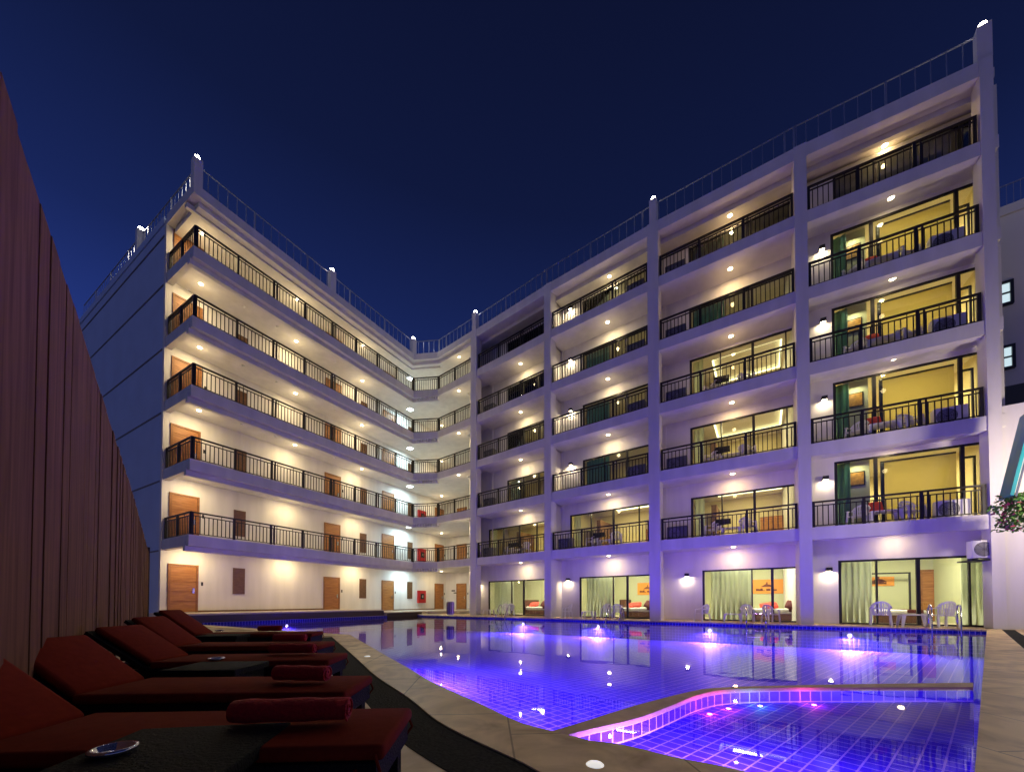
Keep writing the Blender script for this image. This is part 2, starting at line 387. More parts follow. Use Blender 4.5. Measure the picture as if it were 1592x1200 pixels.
for z in ZL[1:] + [ROOF - .35]: m.box(-.012, .02, REL + .2, 16, z - .52, z - .46, ML)
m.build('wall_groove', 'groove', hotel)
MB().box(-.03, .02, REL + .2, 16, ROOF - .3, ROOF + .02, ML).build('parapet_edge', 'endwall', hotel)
# ground floor platform of the left wing: two levels with a kerb
PLAT = lambda s0, s1, y0: [tuple((ML @ Vector(q))[:2]) for q in ((s0, y0, 0), (s1, y0, 0), (s1, REL + .02, 0), (s0, REL + .02, 0))]
MK = lambda s0, s1, y0, z: struct(MB().box(s0, s1, y0 - .03, y0 - .002, -.3, z, ML).build('walkway_kerb', 'kerb_dark'))
MK(-.4, 9.6, -.55, .30); MK(9.6, 12.6, -.85, .15)
struct(MB().prism(PLAT(-.4, 9.6, -.55), -.3, .36).build('walkway_platform', 'walkway_tile'))
struct(MB().prism(PLAT(9.6, 13.2, -.85) [:2] + [(-2.6, 1.4), (-2.1, 4.98), (WB[0], WB[1]), PLAT(9.6, 19.4, 0)[3]], -.3, .20).build('lobby_floor', 'walkway_tile'))
ZW = [.36, .20]
def door_mesh():
    fr = MB().box(-.56, -.48, -.05, .01, 0, 2.2).box(.48, .56, -.05, .01, 0, 2.2).box(-.48, .48, -.05, .01, 2.12, 2.2).mesh('door', 'door_frame_wood')
    lf = MB()
    zs = [0.02, .5, .95, 1.4, 1.78, 2.115]
    for a, b in zip(zs, zs[1:]): lf.box(-.475, .475, -.032, .0, a + .018, b - .018)
    lf.box(-.475, .475, -.016, .0, .02, 2.115)
    lf = lf.mesh('leaf', 'door_wood')
    hd = MB().box(.34, .42, -.045, -.029, .88, 1.12).cyl((.38, -.04, 1.03), (.38, -.085, 1.03), .012).cyl((.39, -.085, 1.03), (.25, -.085, 1.03), .012).mesh('handle', 'steel')
    sw = MB().box(.68, .76, -.015, .0, 1.25, 1.42).mesh('card_reader', 'dark_plastic')
    return fr, lf, hd, sw
DM = door_mesh()
def door(M):
    d = obj('door', DM[0], hotel, M); obj('leaf', DM[1], d); obj('handle', DM[2], d); obj('card_reader', DM[3], d)
LV = MB().box(-.27, -.22, -.03, 0, 0, 1.32).box(.22, .27, -.03, 0, 0, 1.32).box(-.22, .22, -.03, 0, 1.27, 1.32).box(-.22, .22, -.03, 0, 0, .05)
for q in range(20): LV.box(-.22, .22, -.022, -.003, .055 + q * .061, .10 + q * .061)
LV.box(-.22, .22, -.006, -.001, .05, 1.27); LVM = LV.mesh('louvre_panel', 'louvre_wood')
for l in range(6):
    for s, zz in ((.82, 0), (8.33, 1 if not l else 0), (12.85, 1), (18.5, 1)):
        zf = ZL[l] - .03 if l else (ZW[0] if s < 8 else ZW[1])
        door(ML @ T(s, REL - .001, zf))
    for s in (3.1, 10.66, 15.05):
        zf = ZL[l] - .03 if l else (ZW[0] if s < 8 else ZW[1])
        obj('louvre_panel', LVM, hotel, ML @ T(s, REL - .001, zf + (.88 if l == 0 else .62)))
    zf = ZL[l] - .03 if l else ZW[1]
    door(T(-6.6, WB[1] - .001, zf))
# skirting of the ground floor walls
m = MB(); s_ = [-.0, .26, 1.38, 7.77]
for a, b in ((0, .26), (1.38, 7.77)): m.box(a, b, REL - .012, REL - .001, .36, .44, ML)
for a, b in ((8.89, 12.29), (13.41, 17.94)): m.box(a, b, REL - .012, REL - .001, .2, .28, ML)
m.build('skirting', 'louvre_wood', hotel)

# roof railing and lamp pillars
def roofrail(A, B):
    A, B = V2(A), V2(B); L = (B - A).length; d = (B - A) / L; m = MB(); P = lambda s, q: (A.x + d.x * s, A.y + d.y * s, ROOF + q)
    m.beam(P(0, 1.0), P(L, 1.0), .04, .03); n = round(L / .37)
    for i in range(n + 1):
        s = L * i / n; t = .06 if i % 7 == 0 else .022; m.beam(P(s, -.02), P(s, 1.0), t, t)
    return m.build('roof_railing', 'roofrail', hotel)
RR = [(21.15, .25), (11.0, -.4), (-.2, .2), tuple(offs(EDGE, .2)[2]), tuple(offs(EDGE, .2)[1])]
for k in (4, 3, 2, 1):
    M, W_ = BAY[k]; a = M @ Vector((-.35, .2, 0)); b = M @ Vector((W_ + .1, .2, 0)); roofrail((a.x, a.y), (b.x, b.y))
O2 = offs(EDGE, .2); roofrail(O2[4], O2[3]); roofrail(O2[3], O2[2]); roofrail(O2[2], O2[1])
endp = tuple((ML @ Vector((.15, 15.5, 0)))[:2]); roofrail(O2[1], endp)
PIL = [((21.17, .18), 'at the far right end of the roof'), ((11.02, -.42), 'above the middle of the right wing roof'), ((-.22, .15), 'on the roof where the right wing begins'),
       (O2[2], 'on the roof over the inner corner'), (tuple((ML @ Vector((6.4, .16, 0)))[:2]), 'on the roof halfway along the left wing'), (tuple((ML @ Vector((.16, .16, 0)))[:2]), 'over the left wing outer corner'), (tuple((ML @ Vector((.14, 6.3, 0)))[:2]), 'on the roof over the blue end wall')]
BULB = MB().lathe([(0, .0), (.08, .02), (.11, .06), (.09, .11), (0, .13)]).mesh('bulb', 'lens_white', True)
RLB = MB().cyl((0, 0, 0), (0, 0, .05), .07).mesh('lamp_base', 'steel')
for p, nm in PIL:
    MB().box(p[0] - .16, p[0] + .16, p[1] - .16, p[1] + .16, ROOF - .03, ROOF + 1.15).build('lamp_pillar', 'plaster', hotel)
    t = thing('roof_lamp', 'white lamp on a short pillar ' + nm, 'lamp', T(p[0], p[1], ROOF + 1.15), 'lamps along the roof edge')
    obj('lamp_base', RLB, t); obj('bulb', BULB, t, T(0, 0, .05)); light(t, 'POINT', 45, (1, .92, .8), T(0, 0, .3), .12)

# ------------------------------------------------------------------ lamps
TRIM = MB().lathe([(.085, -.004), (.11, -.012), (.12, 0)], 20).mesh('trim_ring', 'white_plastic', True)
LENS = MB().lathe([(0, -.030), (.06, -.026), (.088, -.004)], 16).mesh('lens', 'lens_warm', True)
def downlight(x, y, z, label, group, power=34, col=WARM):
    t = thing('ceiling_lamp', label, 'ceiling light', T(x, y, z), group)
    obj('trim_ring', TRIM, t); obj('lens', LENS, t)
    light(t, 'AREA', power * .55, col, T(0, 0, -.035), .11); light(t, 'POINT', power * .22, col, T(0, 0, -.62), .08)
WORDS = {0: 'nearest the outer corner', 1: 'middle of three', 2: 'nearest the inner corner'}
for l in range(6):
    zc = (ZL[l + 1] - .261) if l < 5 else ROOF - .501
    for i, s in enumerate((.95, 5.35, 9.75)):
        p = ML @ Vector((s, 1.75 if l else 1.8, 0)); downlight(p.x, p.y, zc, 'warm downlight under the left wing %s walkway ceiling, %s' % (FLOORN[l], WORDS[i]), 'downlights along the left wing walkways', 52 if l else 60, WARM)
    downlight(-7.0, 3.9, zc, 'round warm downlight over the %s lift lobby door at the inner corner' % FLOORN[l], 'downlights in the corner lobby', 40)
    downlight(-2.3, .85, zc, 'round warm downlight just behind the first column on the %s' % FLOORN[l], 'downlights in the corner lobby', 30)
    t = thing('corner_lamp', 'square cool white ceiling light at the inner corner of the %s walkway' % FLOORN[l], 'ceiling light', T(-7.0, .6, zc), 'cool white corner lights')
    MB().box(-.2, .2, -.2, .2, -.05, 0).build('housing', 'white_plastic', t); MB().box(-.17, .17, -.17, .17, -.062, -.051).build('lens', 'lens_cool', t)
    light(t, 'AREA', 75, (.66, .92, 1), T(0, 0, -.08), .34)
    for i, s in enumerate((2.6, 4.2, 7.6)):   # smoke detectors
        p = ML @ Vector((s, 1.5, 0))
        tag(MB().lathe([(0, -.05), (.06, -.045), (.07, 0)], 14).build('smoke_detector', 'ac_white', None, T(p.x, p.y, zc - .001), True), 'small round smoke detector on the %s walkway ceiling, %s' % (FLOORN[l], ('close to the outer corner lamp', 'between the first two lamps', 'past the middle lamp')[i]), 'smoke detector', 'smoke detectors under the walkways')
for k in (1, 2, 3, 4):
    M, W_ = BAY[k]
    for l in range(6):
        zc = (ZL[l + 1] - (.30 if k == 4 else .42)) if l < 5 else ROOF - .453
        p = M @ Vector((W_ * .56, (.84 if k < 4 else .62) if l < 5 else 1.1, 0)); dim = k == 1 and l == 5
        if dim: continue
        downlight(p.x, p.y, zc if l < 5 else ROOF - .453, 'round warm downlight in the %s balcony ceiling of the %s' % (FLOORN[l], BAYN[k]), 'downlights over the balconies', ((10 if l else 14) if l < 5 else 30) if k == 4 else (30 if not l else 30 if l < 5 else 36), WARM if k < 3 or (k == 4 and l < 5) else WARMR)
WLB = MB().box(-.09, .09, -.16, 0, -.06, .08).mesh('housing', 'dark_plastic')
WLL = MB().box(-.07, .07, -.14, -.02, -.066, -.061).mesh('lens', 'lens_warm')
def walllamp(k, l, s, h, power=11):
    M, W_, zf = ROOMS[(k, l)][:3]
    REC = RECS[k]
    t = thing('wall_lamp', 'black wall lamp shining down beside the %s window, %s' % (FLOORN[l], BAYN[k]), 'wall lamp', M @ T(s, REC - .001, zf + h), 'black wall lamps')
    obj('housing', WLB, t); obj('lens', WLL, t); light(t, 'AREA', power, (1, .80, .50), T(0, -.09, -.075), .10)
for k, s in ((1, -1.15), (2, .25), (3, .86), (4, .66)): walllamp(k, 0, s, 2.08)
for l in (1, 2, 3, 4): walllamp(4, l, .60, 2.05, 7)
for l in (2, 3, 4, 5): walllamp(2, l, .45, 1.85, 15)

# ------------------------------------------------------------------ rooms behind the windows
def translucent(name, col, tr, rough=.8):
    m = mat(name, col, rough, noise=.12, nscale=5); n = m.node_tree; p = n.nodes['Principled BSDF']; o = n.nodes['Material Output']
    t = n.nodes.new('ShaderNodeBsdfTranslucent'); t.inputs[0].default_value = (*tr, 1); mx = n.nodes.new('ShaderNodeMixShader'); mx.inputs[0].default_value = .78
    n.links.new(p.outputs[0], mx.inputs[1]); n.links.new(t.outputs[0], mx.inputs[2]); n.links.new(mx.outputs[0], o.inputs['Surface'])
translucent('curtain_sheer', (.74, .78, .66), (.80, .84, .70))
translucent('curtain_teal', (.22, .34, .32), (.25, .42, .38))
translucent('blind_gold', (.44, .38, .20), (.62, .56, .32))
def curtain_mesh(name, m, wd, h, folds, amp=.045):
    n = folds * 8; a = []; b = []
    for i in range(n + 1):
        x = wd * i / n; y = amp * math.sin(2 * math.pi * folds * i / n) * (.7 + .3 * math.sin(i * .9)) + .02 * math.sin(i * .35)
        a.append((x, y)); b.append((x, y + .008))
    mb = MB(); k = n + 1
    flare = 1.04
    vs = [(x, y, h) for x, y in a] + [((x - wd / 2) * flare + wd / 2, y * 1.3, 0) for x, y in a] + [(x, y, h) for x, y in b] + [((x - wd / 2) * flare + wd / 2, y * 1.3, 0) for x, y in b]
    fs = [(i, k + i, k + i + 1, i + 1) for i in range(n)] + [(2 * k + i, 2 * k + i + 1, 3 * k + i + 1, 3 * k + i) for i in range(n)] + [(i, i + 1, 2 * k + i + 1, 2 * k + i) for i in range(n)] + [(k + i, 3 * k + i, 3 * k + i + 1, k + i + 1) for i in range(n)]
    mb.add(vs, fs); return mb.mesh(name, m, True)
def curtain(k, l, s0, s1, kind, label, drop=.0):
    M, W_, zf, zc, x0, x1, hh = ROOMS[(k, l)]; REC = RECS[k]
    o = obj('curtain', curtain_mesh('curtain', kind, s1 - s0, hh - .04 - drop, max(2, round((s1 - s0) * 5))), None, M @ T(s0, REC + .24, zf + .01)); tag(o, label, 'curtain', 'curtains inside the windows'); return o
LIT = {(4, l) for l in range(5)} | {(3, l) for l in range(4)} | {(2, 0), (2, 1), (1, 0), (1, 1)}
HALF = {(1, 2), (2, 2), (3, 4), (2, 3), (2, 4), (2, 5), (1, 3), (1, 4)}
DEEP = 4.0
for key, (M, W_, zf, zc, x0, x1, hh) in ROOMS.items():
    k, l = key; REC = RECS[k]; xl, xr = XL[k], W_ + XR[k]
    lit = key in LIT
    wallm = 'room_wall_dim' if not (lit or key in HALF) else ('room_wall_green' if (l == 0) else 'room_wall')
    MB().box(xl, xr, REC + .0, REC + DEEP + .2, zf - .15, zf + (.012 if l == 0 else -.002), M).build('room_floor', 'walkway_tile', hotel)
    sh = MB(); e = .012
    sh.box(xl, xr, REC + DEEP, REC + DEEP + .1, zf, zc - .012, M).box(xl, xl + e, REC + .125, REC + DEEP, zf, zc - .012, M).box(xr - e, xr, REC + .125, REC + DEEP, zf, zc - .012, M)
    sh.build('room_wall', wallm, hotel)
    c = MB(); c.box(xl, xr, REC + .1, REC + DEEP + .2, zc - .01, zc + .06, M)
    if lit and k < 4:
        u0, u1, w0, w1 = (1.9 if k > 1 else 1.5), W_ - .35, REC + .75, REC + 3.2
        zd = zc - .18
        c.box(xl + e, u0, REC + .13, REC + DEEP, zd, zc - .012, M).box(u1, xr - e, REC + .13, REC + DEEP, zd, zc - .012, M).box(u0, u1, REC + .13, w0, zd, zc - .012, M).box(u0, u1, w1, REC + DEEP, zd, zc - .012, M)
        g = MB(); q = .07
        g.box(u0 + .002, u0 + q, w0 + .002, w1 - .002, zd + .03, zd + .08, M).box(u1 - q, u1 - .002, w0 + .002, w1 - .002, zd + .03, zd + .08, M).box(u0 + q, u1 - q, w0 + .002, w0 + q, zd + .03, zd + .08, M).box(u0 + q, u1 - q, w1 - q, w1 - .002, zd + .03, zd + .08, M)
        g.build('cove_light', 'cove', hotel)
    c.build('room_ceiling', 'room_ceiling', hotel)
    if lit or key in HALF:
        pw = (75 if l else 190) if lit else 22
        light(hotel, 'AREA', pw * (2.2 if k == 4 and l else 1), (1, .80, .40) if l else (1, .88, .62), M @ T((x0 + x1) / 2, REC + (2.0 if l else 1.25), zc - .22), 1.2, 'room_light', size_y=1.0)

pil_me = None
def pillow(mm, M, label, wd=.6):
    vs = []; n = 8; mb = MB()
    for s_ in (1, -1):
        o = len(vs)
        for i in range(n + 1):
            for j in range(n + 1):
                u, v = i / n * 2 - 1, j / n * 2 - 1; t = max(0, (1 - u ** 4) * (1 - v ** 4)) ** .5
                vs.append((u * wd / 2 * (1 - .06 * v * v), v * .22 * (1 - .06 * u * u), s_ * .09 * t))
    fs = []
    for s_ in range(2):
        o = s_ * (n + 1) ** 2
        for i in range(n):
            for j in range(n):
                a = o + i * (n + 1) + j; q = (a, a + n + 1, a + n + 2, a + 1); fs.append(q if s_ == 0 else q[::-1])
    mb.add(vs, fs); ob = mb.build('pillow', mm, None, M, True); tag(ob, label, 'pillow', 'pillows on the hotel beds'); return ob
def bed(M, label, wd=1.5, ln=2.0):
    t = thing('bed', label, 'bed', M, 'beds in the lit rooms')
    MB().box(-ln / 2, ln / 2, -wd / 2, wd / 2, .02, .30).build('bed_base', 'bed_brown', t)
    MB().box(-ln / 2, ln / 2, -wd / 2, wd / 2, .30, .52).build('mattress', 'linen', t, bevel=.06)
    MB().box(ln / 2 - .1 + .1, ln / 2 + .08, -wd / 2 - .1, wd / 2 + .1, .02, .95).build('headboard', 'bed_brown', t)
    MB().box(-ln / 2 + .1, -ln / 2 + .55, -wd / 2 - .006, wd / 2 + .006, .40, .53).build('runner', 'pillow_dark', t)
    return t
def picture(M, wd, h, label, kind):
    t = thing('picture', label, 'picture', M, 'pictures on the room walls')
    MB().box(-wd / 2, wd / 2, -.03, 0, -h / 2, h / 2).build('picture_frame', 'frame_black' if kind == 'picture_gold' else 'picture_orange', t)
    MB().box(-wd / 2 + .04, wd / 2 - .04, -.036, -.031, -h / 2 + .04, h / 2 - .04).build('canvas', kind, t)
    if kind == 'picture_orange':
        m = MB(); rnd = random.Random(3)
        for i in range(14):
            x = -wd / 2 + .12 + rnd.random() * (wd - .4); hh_ = .03 + rnd.random() * .10
            m.box(x, x + .05 + rnd.random() * .08, -.040, -.0365, -h * .3, -h * .3 + hh_)
        m.add([(-.35, -.04, -.02), (.22, -.04, -.02), (.05, -.04, .1), (-.12, -.04, .13)], [(0, 1, 2, 3)]); m.box(-.10, -.04, -.0405, -.0365, .1, .22)
        m.build('ink_drawing', 'picture_ink', t)
    return t
for k in (1, 2, 3):                      # ground floor rooms of three bays
    M, W_, zf, zc, x0, x1, hh = ROOMS[(k, 0)]; nm = BAYN[k]; mul = WIN[(k, 0)][3]; REC = RECS[k]
    curtain(k, 0, x0 + .34, mul[-2] - .02, 'curtain_sheer', 'pale green sheer curtain drawn across the ground floor window of the %s' % nm)
    bed(M @ T(mul[-1] + .2, REC + 1.9, .012) @ RZ(math.pi), 'white bed with brown base behind the ground floor window, %s' % nm, 1.4, 1.9)
    picture(M @ T(mul[-2] + .62, REC + DEEP - .001, 1.62), 1.35, .72, 'orange picture with dark ink roofs, ground floor room, %s' % nm, 'picture_orange')
    pillow('pillow_red', M @ T(mul[-2] + .6, REC + 1.6, .66) @ Matrix.Rotation(.7, 4, 'X') @ RZ(.2), 'bright red pillow leaning on the ground floor bed, %s' % nm, .7)
    pillow('pillow_dark', M @ T(mul[-1] + .75, REC + 1.2, .70) @ Matrix.Rotation(1.0, 4, 'X') @ RZ(-.3), 'dark maroon pillow on the ground floor bed, %s' % nm, .55)
for l in range(5):                       # rightmost bay, all floors
    M, W_, zf, zc, x0, x1, hh = ROOMS[(4, l)]; fl = FLOORN[l]; REC = RECS[4]
    bw = REC + DEEP
    if l:
        curtain(4, l, x0 + .12, x0 + .52, 'curtain_teal', 'teal curtain gathered at the left of the %s window of the rightmost bay' % fl)
        MB().box(1.30, 2.04, REC + .55, REC + .65, zf, zc - .02, M).build('inner_wall', 'room_wall_green', hotel)
        picture(M @ T(1.66, REC + .549, zf + hh - .62), .48, .55, 'dark framed golden picture behind the %s window of the rightmost bay' % fl, 'picture_gold')
        light(hotel, 'AREA', 7, (1, .86, .5), M @ T(1.66, REC + .28, zf + hh - .1), .12, 'room_light')
        MB().box(2.26, 2.36, REC + .20, REC + .25, zf, zf + hh - .16, M).box(2.36, 4.22, REC + .20, REC + .25, zf + hh - .22, zf + hh - .16, M).build('blind_frame', 'frame_black', hotel)
        MB().box(2.36, 4.22, REC + .22, REC + .226, zf + .03, zf + hh - .22, M).build('blind', 'blind_gold', hotel)
        MB().box(4.42, 4.48, REC + .5, REC + .56, zf, zf + hh - .3, M).box(4.48, 4.74, REC + .5, REC + .56, zf + hh - .37, zf + hh - .3, M).box(4.74, 4.80, REC + .5, REC + .56, zf, zf + hh - .3, M).build('inner_door_frame', 'frame_black', hotel)
    else:
        curtain(4, 0, x0 + .12, x0 + 1.02, 'curtain_sheer', 'pale sheer curtain at the left of the ground floor window of the rightmost bay')
        curtain(4, 0, 4.28, 4.80, 'curtain_sheer', 'pale sheer curtain at the right of the ground floor window of the rightmost bay')
        MB().box(2.3, 2.36, bw - .6, bw - .54, zf, 2.1, M).box(2.36, 4.0, bw - .6, bw - .54, 2.04, 2.1, M).box(3.94, 4.0, bw - .6, bw - .54, zf, 2.04, M).build('glass_wall_frame', 'frame_black', hotel)
        d = obj('door', DM[0], hotel, M @ T(5.0, bw - .002, .012)) ; obj('leaf', DM[1], d); obj('handle', DM[2], d)
        picture(M @ T(3.2, bw - .001, 1.75), .9, .4, 'pale orange picture on the ground floor room wall of the rightmost bay', 'picture_orange')
    bed(M @ T(2.7, REC + 2.1, zf + .012) @ RZ(math.pi), 'white bed with a dark runner behind the %s window of the rightmost bay' % fl, 1.5, 2.2)
    pillow('pillow_red', M @ (T(1.95, .78, zf + .71) if l else T(1.75, REC + 1.75, zf + .72)) @ Matrix.Rotation(1.2, 4, 'X'), ('bright red pillow standing on the %s balcony table of the rightmost bay' if l else 'bright red pillow standing on the %s bed of the rightmost bay') % fl, .42)
for k, ls in ((3, (1, 2, 3, 4, 5)), (2, (1, 2, 3, 4, 5)), (1, (1, 2, 3, 4))):
    for l in ls:
        M, W_, zf, zc, x0, x1, hh = ROOMS[(k, l)]; REC = RECS[k]
        wide = .42 if (k, l) in LIT else (1.3 if k > 1 else .7)
        curtain(k, l, x0 + .13, x0 + .13 + wide, 'curtain_teal' if (k, l) not in LIT else 'curtain_sheer', '%s curtain at the left of the %s window, %s' % ('dark green' if (k, l) not in LIT else 'pale', FLOORN[l], BAYN[k]))
        if (k, l) in LIT:
            MB().box(x0 + .62, x0 + .86, REC + 2.2, REC + DEEP - .01, zf, zf + 2.15, M).build('room_wardrobe', 'louvre_wood', hotel)
            t = thing('wardrobe', 'brown wooden wardrobe behind the %s window, %s' % (FLOORN[l], BAYN[k]), 'wardrobe', M @ T(x1 - .9, REC + DEEP - .32, zf), 'wardrobes in the rooms')
            MB().box(-.5, .5, -.3, .3, 0, 1.5).build('body', 'door_frame_wood', t); MB().box(-.49, -.01, -.325, -.302, .05, 1.45).build('door', 'door_wood', t); MB().box(.01, .49, -.325, -.302, .05, 1.45).build('door', 'door_wood', t)

# ------------------------------------------------------------------ furniture on terraces and balconies
def chair_meshes():
    seat = MB().add([(-.23, -.22, .42), (.23, -.22, .42), (.20, .21, .40), (-.20, .21, .40), (-.23, -.22, .39), (.23, -.22, .39), (.20, .21, .37), (-.20, .21, .37)], [(0, 1, 2, 3), (7, 6, 5, 4), (4, 5, 1, 0), (5, 6, 2, 1), (6, 7, 3, 2), (7, 4, 0, 3)])
    bk = MB(); n = 8
    for i in range(n + 1):
        a = -1.05 + 2.1 * i / n; x = .25 * math.sin(a); y = .03 + .21 * math.cos(a); h = .84 - .14 * (a / 1.05) ** 2
        bk.beam((x * .9, y - .0, .40), (x * 1.06, y + .07, h), .030 if i % 4 else .05, .016)
        if i:
            bk.beam((px_, py_ + .07, ph), (x * 1.06, y + .07, h), .022, .06); bk.beam((px_ * .95, py_ + .04, .62), (x * .98, y + .04, .62), .016, .03)
        px_, py_, ph = x * 1.06, y, h
    arm = lambda s: MB().beam((s * .27, -.20, .60), (s * .265, .16, .635), .055, .022).beam((s * .265, .16, .635), (s * .24, .22, .70), .05, .022)
    leg = lambda sx, sy: MB().add([(sx * .24 + dx, sy * .20 + dy, .60 if sy < 0 else .42) for dx, dy in ((-.022, -.022), (.022, -.022), (.022, .022), (-.022, .022))] + [(sx * .265 + dx, sy * .25 + dy, 0) for dx, dy in ((-.028, -.028), (.028, -.028), (.028, .028), (-.028, .028))], [(0, 1, 2, 3), (7, 6, 5, 4), (0, 4, 5, 1), (1, 5, 6, 2), (2, 6, 7, 3), (3, 7, 4, 0)])
    P = [('seat', seat.mesh('seat', 'white_plastic')), ('backrest', bk.mesh('backrest', 'white_plastic'))] + [('armrest', arm(s).mesh('armrest', 'white_plastic')) for s in (-1, 1)] + [('leg', leg(a, b).mesh('leg', 'white_plastic')) for a in (-1, 1) for b in (-1, 1)]
    return P
CHAIR = chair_meshes()
def chair(M, label):
    t = thing('plastic_chair', label, 'chair', M, 'white plastic chairs')
    for n, me in CHAIR: obj(n, me, t)
    return t
TABLE = [('table_top', MB().box(-.36, .36, -.26, .26, .39, .42).mesh('table_top', 'white_plastic'))] + [('leg', MB().add([(a * .30 + dx, b * .20 + dy, .39) for dx, dy in ((-.05, -.03), (.05, -.03), (.05, .03), (-.05, .03))] + [(a * .35 + dx, b * .24 + dy, 0) for dx, dy in ((-.03, -.02), (.03, -.02), (.03, .02), (-.03, .02))], [(0, 1, 2, 3), (7, 6, 5, 4), (0, 4, 5, 1), (1, 5, 6, 2), (2, 6, 7, 3), (3, 7, 4, 0)]).mesh('leg', 'white_plastic')) for a in (-1, 1) for b in (-1, 1)]
def table(M, label):
    t = thing('plastic_table', label, 'table', M, 'low white plastic tables')
    for n, me in TABLE: obj(n, me, t)
S = lambda q: Matrix.Scale(q, 4)
for k, (a, tb, b, c) in ((3, (1.62, 2.75, 3.25, 4.05)), (2, (.78, 2.05, 2.75, 3.5)), (1, (-.5, .85, 1.55, 2.4))):
    M = BAY[k][0]; nm = BAYN[k]; q = .86
    chair(M @ T(a, .35, .0) @ RZ(-.7) @ S(q), 'white armchair turned sideways, left of the terrace table, ground floor, %s' % nm)
    table(M @ T(tb, .25, .0) @ RZ(.05) @ S(q), 'low white plastic table on the ground terrace of the %s' % nm)
    chair(M @ T(b, .85, .0) @ RZ(.15) @ S(q), 'white armchair behind the terrace table, ground floor, %s' % nm)
    chair(M @ T(c, .5, .0) @ RZ(.6) @ S(q), 'white armchair by the pool ladder, ground floor terrace, %s' % nm)
M = BAY[4][0]
chair(M @ T(1.95, .45, 0) @ RZ(math.pi - .2), 'white armchair back to the pool, left of the terrace table, rightmost bay'); table(M @ T(2.75, .3, 0), 'low white plastic table on the ground terrace of the rightmost bay'); chair(M @ T(3.5, .5, 0) @ RZ(math.pi + .25), 'white armchair beside the upright pool ladder, right of the terrace table, rightmost bay')
def ac_unit(M, label, body, group='air conditioner units on the balconies'):
    t = thing('air_conditioner', label, 'air conditioner', M, group)
    MB().box(-.42, .42, -.15, .15, .04, .66).build('body', body, t, bevel=.015)
    g = MB(); n = 28
    for r in (.06, .11, .16, .21, .25):
        pts = [(-.12 + r * math.cos(2 * math.pi * i / n), -.165, .35 + r * math.sin(2 * math.pi * i / n)) for i in range(n + 1)]; g.tube(pts, .004, 5)
    for i in range(8): g.cyl((-.12, -.165, .35), (-.12 + .25 * math.cos(i * math.pi / 4), -.165, .35 + .25 * math.sin(i * math.pi / 4)), .005, 5)
    g.build('fan_grille', 'black', t)
    MB().cyl((-.12, -.152, .35), (-.12, -.156, .35), .25, 28).build('fan', 'fan_grey', t)
    for s in (-1, 1): MB().box(s * .3 - .04, s * .3 + .04, -.14, .14, 0, .04).build('foot', 'dark_plastic', t)
    return t
for l in (1, 2, 3, 4):
    M, W_, zf = ROOMS[(4, l)][:3]; fl = FLOORN[l]
    ac_unit(M @ T(3.8, .56, zf), 'pale air conditioner unit on the %s balcony of the rightmost bay' % fl, 'ac_white')
    chair(M @ T(1.45, .62, zf) @ RZ(-.6), 'white armchair left of the red pillow, %s balcony, rightmost bay' % fl)
    chair(M @ T(2.85, .62, zf) @ RZ(.35), 'white armchair next to the air conditioner, %s balcony, rightmost bay' % fl)
    table(M @ T(2.15, .66, zf) @ S(1.2), 'low white plastic table between two chairs on the %s balcony of the rightmost bay' % fl)
for k, ls in ((3, (1, 2, 3, 4, 5)), (2, (1, 2, 3, 4, 5)), (1, (1, 2, 3, 4))):
    for l in ls:
        M, W_, zf = ROOMS[(k, l)][:3]; fl = FLOORN[l]; right = k == 2 and l > 1
        ac_unit(M @ T(4.45 if right else .62, .60, zf), 'dark backlit air conditioner unit on the %s balcony of the %s' % (fl, BAYN[k]), 'ac_backlit')
        if (k, l) in LIT:
            c1 = chair(M @ T(2.05, .8, zf) @ RZ(-.5), 'white armchair under a dark towel, %s balcony, %s' % (fl, BAYN[k]))
            chair(M @ T(3.3, .8, zf) @ RZ(.4), 'white armchair right of the table, %s balcony, %s' % (fl, BAYN[k]))
            table(M @ T(2.7, .9, zf), 'low white plastic table on the %s balcony of the %s' % (fl, BAYN[k]))
            tw = MB().add([(-.28, -.06, .66), (.28, -.04, .70), (.30, .04, .72), (-.27, .02, .70), (-.34, -.12, .40), (.26, -.14, .46), (.34, .16, .5), (-.30, .12, .42)], [(0, 1, 2, 3), (0, 4, 5, 1), (2, 6, 7, 3), (1, 5, 6, 2), (0, 3, 7, 4), (4, 7, 6, 5)])
            tag(tw.build('towel', 'towel_dark', None, M @ T(2.42, .72, zf + .12) @ RZ(.3)), 'dark towel over a white chair, %s balcony, %s' % (fl, BAYN[k]), 'towel', 'dark towels on balcony chairs')

# wall things of the left wing
for l in range(3):
    zf = ZL[l] - .03 if l else ZW[1]
    t = thing('fire_cabinet', 'red fire hose cabinet on the %s wall near the inner corner' % FLOORN[l], 'fire cabinet', ML @ T(16.3, REL - .001, zf + .55), 'red fire cabinets')
    MB().box(-.42, .42, -.16, 0, 0, 1.0).build('cabinet', 'red_paint', t); MB().box(-.36, .36, -.172, -.162, .06, .94).build('door', 'red_paint', t); MB().box(-.20, .20, -.178, -.173, .3, .75).build('glass_pane', 'black', t); MB().lathe([(0, .0), (.11, .01), (.11, .05), (.03, .06)], 14).build('hose_reel', 'steel', t, T(0, -.18, .52) @ Matrix.Rotation(math.pi / 2, 4, 'X'))
t = thing('wall_sign', 'small dark sign on the ground floor wall beside the corner door', 'sign', T(-7.55, WB[1] - .004, 1.75)); MB().box(-.2, .2, -.02, 0, 0, .10).build('plate', 'black', t); MB().box(.05, .35, -.02, 0, -.18, -.10).build('plate', 'black', t)
